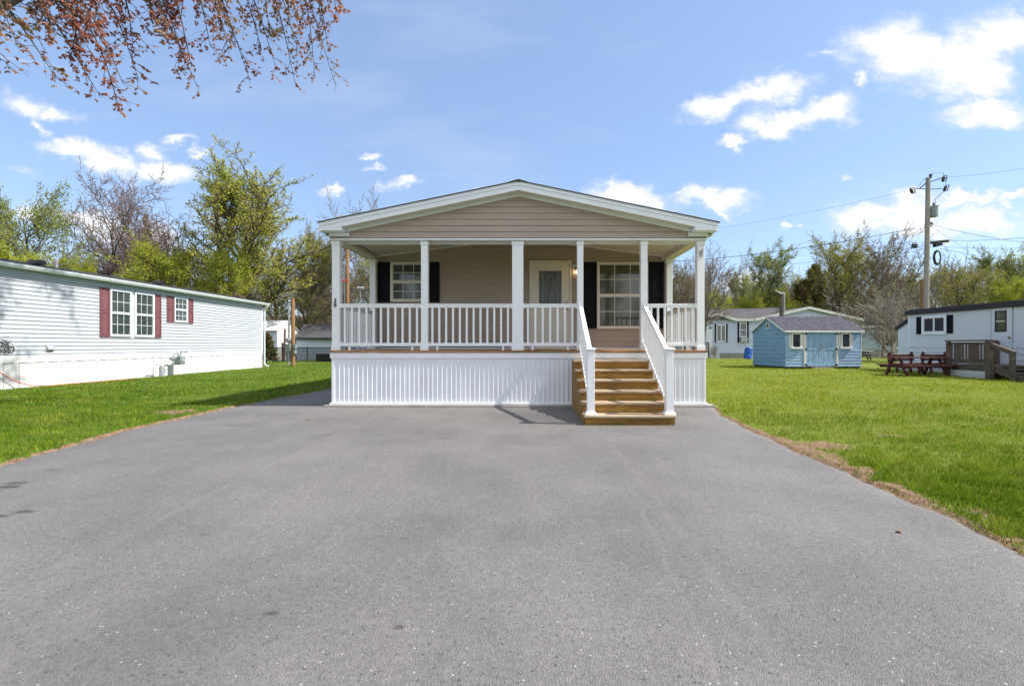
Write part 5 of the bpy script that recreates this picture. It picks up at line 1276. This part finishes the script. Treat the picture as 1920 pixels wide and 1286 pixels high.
make_proto('spread', 5, PP_(H=9.5, r=.15, levels=4, seg=[8,6,5,4,3], stems=6, lean=.75, kids=[8,7,6,5], ang=[42,40,42,46], up=[.05,.05,.04,.02,.0], wig=[.3,.45,.55,.6,.7], len=[.42,.48,.48,.45], first=[.35,.2,.15,.1], shape='vase'), 'bark_dark', None, twigmat='twig_pink')
make_proto('bare', 8, PP_(H=10, r=.17, kids=[15,10,7,6], ang=[40,36,36,38], up=[.02,.10,.08,.05,.03], len=[.48,.44,.44,.42]), 'bark', None, twigmat='twig_brown')
make_proto('bare2', 21, PP_(H=10, r=.20, kids=[13,9,7,6], ang=[50,44,42,44], up=[.02,.07,.05,.03,.0], wig=[.25,.5,.6,.7,.8], len=[.52,.46,.45,.42]), 'bark_dark', 'leaf_brown', per=1, size=.10, spread=.05, twigmat='twig_brown', keep=.35)
make_proto('lime', 11, PP_(H=9, r=.15, levels=3, kids=[22,10,8], ang=[55,45,45], first=[.12,.15,.1], len=[.42,.5,.45]), 'bark_dark', 'leaf_lime', per=4, size=.12, spread=.14, twigmat='twig_brown', keep=.7)
make_proto('olive', 27, PP_(H=9, r=.15, levels=3, kids=[26,10,8], ang=[60,45,45], first=[.10,.15,.1], len=[.36,.5,.45], shape='cone'), 'bark_dark', 'leaf_olive', per=7, size=.13, spread=.15, twigmat='twig_brown')
make_proto('green', 12, PP_(H=9.5, r=.17, levels=3, kids=[17,10,8], ang=[48,45,45], first=[.22,.2,.1], len=[.44,.5,.48]), 'bark_dark', 'leaf_green', per=3, size=.12, spread=.13, twigmat='twig_brown', keep=.75)
make_proto('airy', 15, PP_(H=10, r=.14, kids=[12,8,6,4], ang=[30,36,38,40], up=[.02,.12,.08,.05,.03], first=[.38,.25,.15,.1], len=[.40,.45,.5,.45]), 'bark_dark', 'leaf_pale', per=2, size=.11, spread=.09, twigmat='twig_brown')
make_proto('conifer', 17, PP_(H=10, r=.15, levels=2, seg=[12,6,3], kids=[62,11], ang=[82,48], up=[0,.02,.0], first=[.12,.12], len=[.30,.34], shape='cone', wig=[.05,.25,.4]), 'bark_dark', 'needle_dark', per=9, size=.26, spread=.11, droop=.05)
make_proto('stems', 19, PP_(H=4.6, r=.07, levels=3, seg=[7,5,4,3], stems=9, lean=.8, kids=[9,7,5], ang=[34,36,38], up=[.03,.04,.02,.0], wig=[.45,.6,.7,.7], first=[.2,.15,.1], len=[.5,.5,.5]), 'twig_grey', None, twigmat='twig_grey')
make_proto('shrub', 23, PP_(H=2.6, r=.03, levels=2, seg=[6,4,3], stems=9, lean=.8, kids=[9,6], ang=[38,40], up=[.04,.04,.02], wig=[.4,.5,.5], first=[.15,.1], len=[.45,.45]), 'bark_dark', 'leaf_lime', per=5, size=.15, spread=.12)
def tree(name, label, cat, proto, x, y, H, W=None, rot=0, group=None):
    d = PROTO[proto]; o = thing(name, label, cat, (x, y, -.05), group); sz = H/d['H']; sx = (W/d['W']) if W else sz
    o.rotation_euler = (0, 0, rot); o.scale = (sx, sx, sz)
    t = link('trunk', d['m_trunk'], o); link('twigs', d['m_twig'], t)
    if 'm_leaf' in d: link('crown', d['m_leaf'], o)
    return o
def T(px, py, wpx, z, proto, name, label, rot=0, cat='tree', group=None):
    return tree(name, label, cat, proto, hx(px, z), z, hz(py, z), wpx/F*z, rot, group)
# left side, front to back
T(483, 268, 262, 38, 'bud', 'budding_tree', 'tallest tree, olive yellow buds and a thick dark trunk rising behind the grey mobile home', 1.0)
T(304, 316, 240, 40, 'spread', 'bare_tree', 'bare wide spreading tree with pinkish twigs against the white cloud', .6)
T(55, 322, 165, 33, 'green', 'leafy_tree', 'loose green tree with dark forked trunk at the far left over the roof', .4)
T(-25, 335, 150, 36, 'green', 'leafy_tree', 'green tree cut by the left edge of the photo', 2.4)
T(20, 440, 150, 30, 'lime', 'leafy_tree', 'low yellow green tree just over the near roof vent of the grey mobile home', 1.2)
T(112, 462, 100, 34, 'lime', 'leafy_tree', 'small yellow green tree over the white roof pipe', 2.9)
T(330, 440, 140, 35, 'lime', 'leafy_tree', 'bright yellow green tree in front of the bare spreading tree', .3)
T(255, 485, 90, 33, 'lime', 'leafy_tree', 'lime green tree low over the middle of the long grey roof', 4.0)
T(415, 450, 100, 34, 'lime', 'leafy_tree', 'yellow green tree to the left of the thick dark trunk', 2.2)
T(268, 405, 46, 46, 'conifer', 'evergreen_tree', 'small dark evergreen below the bare spreading tree', 0)
T(160, 398, 150, 44, 'bare2', 'bare_tree', 'brown bare tree left of the small evergreen', .9)
T(215, 430, 140, 41, 'spread', 'bare_tree', 'low bare tree with crooked limbs over the long grey roof', 3.6)
T(575, 405, 130, 41, 'bud2', 'budding_tree', 'olive budding tree just left of the porch house roof corner', .7)
T(530, 455, 110, 40.5, 'bud2', 'budding_tree', 'lower olive budding tree above the white metal shed', 2.5)
T(640, 425, 130, 45, 'bare2', 'bare_tree', 'brown bare tree behind the corner post of the porch', 4.4)
T(690, 455, 110, 40, 'bud2', 'budding_tree', 'budding tree seen between the two left porch posts', 5.1)
T(716, 336, 165, 42, 'bare', 'bare_tree', 'bare tree with fine upright twigs showing above the left roof slope', 1.1)
T(608, 400, 120, 52, 'bare', 'bare_tree', 'faint bare tree farther back at the left end of the porch roof', 2.1)
T(499, 622, 34, 29.5, 'conifer', 'evergreen_shrub', 'small evergreen shrub at the corner of the grey mobile home', .5, 'shrub')
# right side
T(1318, 440, 140, 38, 'bare', 'bare_tree', 'bare tree with rising branches right beside the porch corner post', 3.3)
T(1283, 452, 100, 43, 'bare2', 'bare_tree', 'bare tree seen between the two right porch posts', 1.5)
T(1425, 440, 98, 50, 'airy', 'thin_tree', 'slender tree with pale green leaves standing alone above the white house', .8)
T(1398, 500, 60, 54, 'airy', 'thin_tree', 'lower thin tree beside the slender pale green one', 2.8)
T(1462, 500, 80, 52, 'bare', 'bare_tree', 'small bare tree between the slender tree and the dense olive one', 5.0)
T(1508, 494, 92, 50, 'olive', 'dense_tree', 'dense dark olive brown tree behind the white house gable', 1.0)
T(1478, 515, 70, 55, 'bare2', 'bare_tree', 'brown bare tree left of the dense dark olive tree', 2.0)
T(1560, 428, 125, 48, 'bud2', 'budding_tree', 'tall budding tree with dark trunk left of the pair by the pole', 3.9)
T(1612, 425, 115, 50, 'bud', 'budding_tree', 'tall budding tree on the right of the pair by the pole', 5.5)
T(1700, 402, 165, 46, 'bare2', 'bare_tree', 'tall brown bare tree directly behind the grey utility pole', 2.7)
T(1655, 450, 120, 44, 'bare', 'bare_tree', 'bare tree on the left flank of the utility pole', 4.6)
T(1683, 508, 180, 34, 'stems', 'bare_tree', 'small many stemmed grey bare tree at the end of the white trailer', 0)
T(1800, 478, 135, 40, 'bud2', 'budding_tree', 'golden budding tree over the dark roof edge of the trailer', .2)
T(1772, 455, 110, 50, 'bare', 'bare_tree', 'bare tree behind the golden budding tree', 1.9)
T(1888, 450, 85, 50, 'airy', 'thin_tree', 'tall pale green tree near the right edge', 3.1)
T(1925, 500, 95, 37, 'lime', 'leafy_tree', 'vivid lime green tree at the right edge above the trailer', 4.4)
T(1962, 440, 140, 48, 'green', 'leafy_tree', 'green tree just beyond the right edge', 1.4)
for i, (px, py, w_, z, lab) in enumerate(((1352, 538, 62, 50, 'rounded green shrub next to the porch corner post'), (1400, 545, 60, 49, 'bright green shrub above the white house roof'), (1440, 528, 70, 50, 'lime green shrub under the slender tree'), (1478, 555, 55, 48, 'green shrub left of the brown service pole'), (1520, 560, 70, 49, 'green shrub over the ridge of the white house'), (1375, 565, 50, 47.5, 'low yellow shrub over the small gable'))):
    T(px, py, w_, z, 'lime', 'shrub', lab, i*1.1, 'shrub', 'shrubs behind the white house')
T(1340, 640, 16, 41.9, 'stems', 'dry_shrub', 'dry leafless shrub against the white house wall', 0, 'shrub')
# woods: everything behind, one mass
rw_ = random.Random(5); VV = {}; 
def addw(proto, x, y, H, W, rot, zb):
    d = PROTO[proto]; sz = H/d['H']; sx = W/d['W']; c_, s_ = math.cos(rot), math.sin(rot)
    for part, m in (('trunk', d['bark']), ('twig', d['twigmat']), ('leaf', d['leafmat'])):
        if part not in d or m is None: continue
        V, Fq = d[part][0], d[part][1]; V2 = np.empty_like(V, dtype=np.float32)
        V2[:,0] = (V[:,0]*c_-V[:,1]*s_)*sx+x; V2[:,1] = (V[:,0]*s_+V[:,1]*c_)*sx+y; V2[:,2] = V[:,2]*sz+zb
        VV.setdefault(m, []).append((V2, Fq, d[part][2] if part == 'leaf' else None))
spots = []
for i in range(30):
    spots.append((-10-i*1.8+rw_.uniform(-1,1), rw_.uniform(49, 60), rw_.uniform(8.5, 12.5), rw_.uniform(5.5, 8)))
for i in range(38):
    spots.append((12+i*1.35+rw_.uniform(-1,1), rw_.uniform(53, 66), rw_.uniform(8.5, 12.5), rw_.uniform(5, 8)))
for i in range(13): spots.append((-10+i*1.8, rw_.uniform(50, 62), rw_.uniform(8, 11), 6.5))
for i, (x, y, H, W) in enumerate(spots):
    pr = rw_.choice(['bare','bare2','bare','bare2','bare','bud2','bare2'] if x < 0 else ['bare','bare2','bud2','bare2','bare','bud2'])
    addw(pr, x, y, H, W, rw_.uniform(0, 6.28), -.1)
for i in range(34):      # undergrowth
    s = -1 if i < 18 else 1; x = (-9-(i)*2.6) if s < 0 else (15+(i-18)*3.0)
    addw(rw_.choice(['stems','stems','shrub','bud2']), x+rw_.uniform(-1,1), rw_.uniform(45, 52) if s < 0 else rw_.uniform(52, 58), rw_.uniform(3, 5), rw_.uniform(5, 7), rw_.uniform(0, 6.28), -.1)
for i in range(11):      # the same woods closing the view behind the camera, as the porch windows mirror them
    addw(rw_.choice(['bare','bare2','bud2','airy']), -16+i*3.4, rw_.uniform(-26, -17), rw_.uniform(7, 11), rw_.uniform(5, 7), rw_.uniform(0, 6.28), -.1)
ms_ = list(VV); allV = []; allF = []; mi = []; rn = []; o_ = 0
for k, m in enumerate(ms_):
    for V, Fq, r_ in VV[m]:
        allV.append(V); allF.append(Fq+o_); o_ += len(V); mi.append(np.full(len(Fq), k)); rn.append(r_ if r_ is not None else np.zeros(len(Fq)))
wd = npmesh('woods', np.concatenate(allV), np.concatenate(allF), 4, ms_[0], rnd=np.concatenate(rn))
for m in ms_[1:]: wd.data.materials.append(MATS[m])
wd.data.polygons.foreach_set('material_index', np.concatenate(mi).astype(np.int32)); del VV, allV, allF
tag(wd, 'far-off brown and olive spring woods behind all the homes', 'woods', kind='stuff')

# ------------------------------------------------------------------ maple with copper leaves hanging into the picture
rm = random.Random(42)
mp_ = thing('maple_tree', 'maple with young copper leaves whose branches hang into the top left of the sky', 'tree', (-9.6, 6.4, 0))
V3 = Vector
mbr = []; mt = []
def curve(pts, r0, r1, n=10):
    """smooth polyline through control points"""
    P_ = [V3(p) for p in pts]; out = []
    m_ = len(P_)-1
    for i in range(m_):
        p0 = P_[max(i-1,0)]; p1 = P_[i]; p2 = P_[i+1]; p3 = P_[min(i+2,m_)]
        for k in range(n):
            t = k/n; out.append(.5*((2*p1)+(p2-p0)*t+(2*p0-5*p1+4*p2-p3)*t*t+(3*p1-p0-3*p2+p3)*t**3))
    out.append(P_[-1]); N_ = len(out)-1
    return out, [r0+(r1-r0)*i/N_ for i in range(N_+1)]
trunk = curve([(-9.6,6.4,-.1),(-9.5,6.4,2),(-9.3,6.6,4.2),(-9.4,7.4,7),(-9.0,9,10),(-8.4,11,12.5)], .30, .10)
limbs = [curve([(-9.35,6.5,4.0),(-8.7,6.8,5.6),(-7.6,7.4,6.9),(-6.4,8.2,7.9),(-4.9,9.0,8.6),(-3.2,9.6,9.0)], .16, .03),
         curve([(-9.4,7.2,6.4),(-8.2,8.4,8.3),(-6.6,9.6,9.6),(-5.2,11,10.6),(-4.2,12.6,11.6)], .13, .03),
         curve([(-9.3,6.5,4.4),(-8.9,6.3,5.8),(-8.2,6.2,6.6),(-7.1,6.3,7.2),(-5.8,6.8,7.6)], .10, .025),
         curve([(-9.4,7.5,7.2),(-9.0,10,9.2),(-8.2,12.5,10.8),(-7.0,14.6,12.2)], .12, .03),
         curve([(-9.0,9,9.8),(-7.5,10,12),(-5.5,12,13.5),(-4,14,14.2)], .10, .03),
         curve([(-9.4,7,6),(-10.8,8.5,8),(-12,10,9.6)], .10, .03), curve([(-9.5,6.4,5),(-10.5,4.5,7),(-11,2.5,8.6)], .10, .03)]
limbs.append(curve([(-9.3,6.45,3.9), (hx(-120,6.6),6.6,hz(70,6.6)), (hx(-20,6.7),6.7,hz(22,6.7)), (hx(70,6.9),6.9,hz(-25,6.9)), (hx(220,7.4),7.4,hz(-80,7.4))], .13, .04))
for c_ in [trunk]+limbs: mbr.append((c_[0], c_[1], 0))
LM = [c_ for c_ in limbs]
def nearest(p, upto=3):
    best = None
    for c_ in LM[:upto]:
        for i, q in enumerate(c_[0]):
            if q.z < p.z+.0: continue
            d = (q-p).length+ (1.2 if q.z < p.z+.25 else 0)
            if best is None or d < best[0]: best = (d, q, c_[1][i])
    return best
def twigs(path, lv, L, k, r0, dro=.25):
    pts = path
    for j in range(k):
        f = (j+rm.random())/k; i = min(int(f*(len(pts)-1)), len(pts)-2); p = pts[i]; d = (pts[i+1]-pts[i]).normalized()
        sd = perp(d, rm); a = R(rm.uniform(25, 65)); nd = (d*math.cos(a)+sd*math.sin(a)).normalized()
        Lk = L*rm.uniform(.5, 1.15)*(1-.35*f); q = p.copy(); out = [q.copy()]; n = 5
        for s in range(n):
            nd = (nd+perp(nd, rm)*.22-V3((0,0,1))*dro*.5*rm.random()).normalized(); q = q+nd*Lk/n; out.append(q.copy())
        mbr.append((out, [r0*(1-.8*s/n) for s in range(n+1)], lv))
        if lv < 3: twigs(out, lv+1, L*.5, 4 if lv == 1 else 3, r0*.55, dro)
        if lv >= 2:
            for s in range(1, n+1): mt.append((out[s], nd, lv))
        else: mt.append((out[-1], nd, lv))
targets = [(35,92,6.6),(20,40,6.4),(60,60,6.8),(105,70,7.0),(108,150,7.2),(130,120,7.3),(150,90,7.3),(190,185,7.6),(225,208,7.7),(232,160,7.8),(215,110,7.8),(262,155,8.0),(250,90,8.0),(175,50,7.6),
 (300,60,8.3),(330,80,8.5),(345,110,8.6),(372,168,8.8),(360,130,8.7),(395,90,8.8),(430,100,9.0),(440,70,9.0),(410,45,9.0),(470,155,9.3),(490,90,9.3),(520,135,9.4),(505,60,9.4),(555,165,9.6),(560,100,9.6),(590,140,9.7),(628,158,9.9),(615,90,9.9),(635,40,9.9),(600,45,9.8),(575,60,9.6),(645,15,9.9),(540,40,9.5),(465,35,9.2),(280,25,8.2),(80,20,6.9),(340,30,8.5),(130,30,7.2),(230,40,7.9),(385,15,8.8),(0,140,6.3),(-40,120,6.2),(-80,160,6.0)]
for (px, py, z) in targets:
    e = V3((hx(px, z)+rm.uniform(-.05,.05), z+rm.uniform(-.6,.6), hz(py, z)))
    e.x = hx(px, e.y); e.z = hz(py, e.y)
    b_ = nearest(e+V3((-.5,0,.9)))
    if b_ is None: b_ = (1, e+V3((-1,0,1.5)), .02)
    s = b_[1]; mid = s.lerp(e, .45)+V3((rm.uniform(-.1,.25), rm.uniform(-.2,.2), .25*(s-e).length*.5)); 
    pts, rad = curve([s, mid, e], min(.022, b_[2]*.6), .003, 8); mbr.append((pts, rad, 1))
    twigs(pts[3:], 2, .55, 13, .006)
def above(q, m=60):
    if q.y > .3 and VX+q.x/q.y*F > -80: q.z = max(q.z, EH+(VY+m)/F*q.y)
    return q
for c_ in LM[3:]+[LM[1]]:
    for j in range(9):      # upper crown, above the picture; its shade falls on the neighbouring wall
        f = .35+.65*(j+rm.random())/9; i = int(f*(len(c_[0])-1)); p = c_[0][i]
        q = above(p+V3((rm.uniform(-1.6,1.8), rm.uniform(-1.6,1.6), rm.uniform(.5,2.0))), 90)
        pts, rad = curve([p, p.lerp(q, .5)+V3((0,0,.2)), q], .03, .006, 6); mbr.append((pts, rad, 1)); twigs(pts[1:], 2, .8, 9, .007, .05)
for j in range(46):      # crown that shades the near end of the neighbouring wall
    yw = rm.choice([rm.uniform(12.6, 14.6), rm.uniform(12.6, 16.6)]); zw = rm.uniform(.2, 3.0); t = rm.uniform(7.5, 12)
    q = V3((LX, yw, zw))+sunv*t; q = above(q, 70)
    b_ = min(((c_[0][i]-q).length, c_[0][i]) for c_ in [trunk]+limbs for i in range(len(c_[0])//2, len(c_[0])))[1] if False else min((c_[0][i] for c_ in [trunk]+limbs for i in range(len(c_[0])//2, len(c_[0]))), key=lambda v_: (v_-q).length)
    pts, rad = curve([b_, b_.lerp(q, .5)+V3((0,0,.3)), q], .035, .008, 6); mbr.append((pts, rad, 1)); twigs(pts[3:], 2, .75, 10, .008, .05)
Vt, Ft = tubes_np(mbr, 0, 0, 10); Vw, Fw = tubes_np(mbr, 1, 3, 4)
L_ = np.array(mp_.location)
tk = npmesh('trunk', Vt-L_, Ft, 4, 'bark', mp_, smooth=True); npmesh('twigs', Vw-L_, Fw, 4, 'bark_dark', tk)
# leaves: little folded drooping tufts
gq = np.random.default_rng(3); sel = gq.random(len(mt)) < .34
C0 = np.array([tuple(t[0]) for t in mt])[sel]; nC = len(C0); per = 5
P_ = np.repeat(C0, per, 0); n = len(P_); rndc = np.repeat(gq.random(nC), per)
ang = gq.random(n)*6.283; dn = -(.35+.9*gq.random(n)); dirv = np.stack([np.cos(ang), np.sin(ang), dn], 1); dirv /= np.linalg.norm(dirv, axis=1)[:,None]
Ls = (.026+.032*gq.random(n))[:,None]; sdv = np.stack([-np.sin(ang), np.cos(ang), .3*gq.normal(0,1,n)], 1)
tipv = P_+dirv*Ls*1.15; m1 = P_+dirv*Ls*.5; wv = Ls*.38
fold = np.cross(dirv, sdv)*Ls*.12
V = np.stack([P_, m1+sdv*wv+fold, tipv, m1-sdv*wv+fold], 1).reshape(-1, 3)-L_
npmesh('crown', V, np.arange(n*4).reshape(n, 4), 4, 'leaf_copper', mp_, rnd=np.clip(.6*rndc+.4*gq.random(n), 0, 1))
print('maple leaves', n, 'woods faces', len(wd.data.polygons))
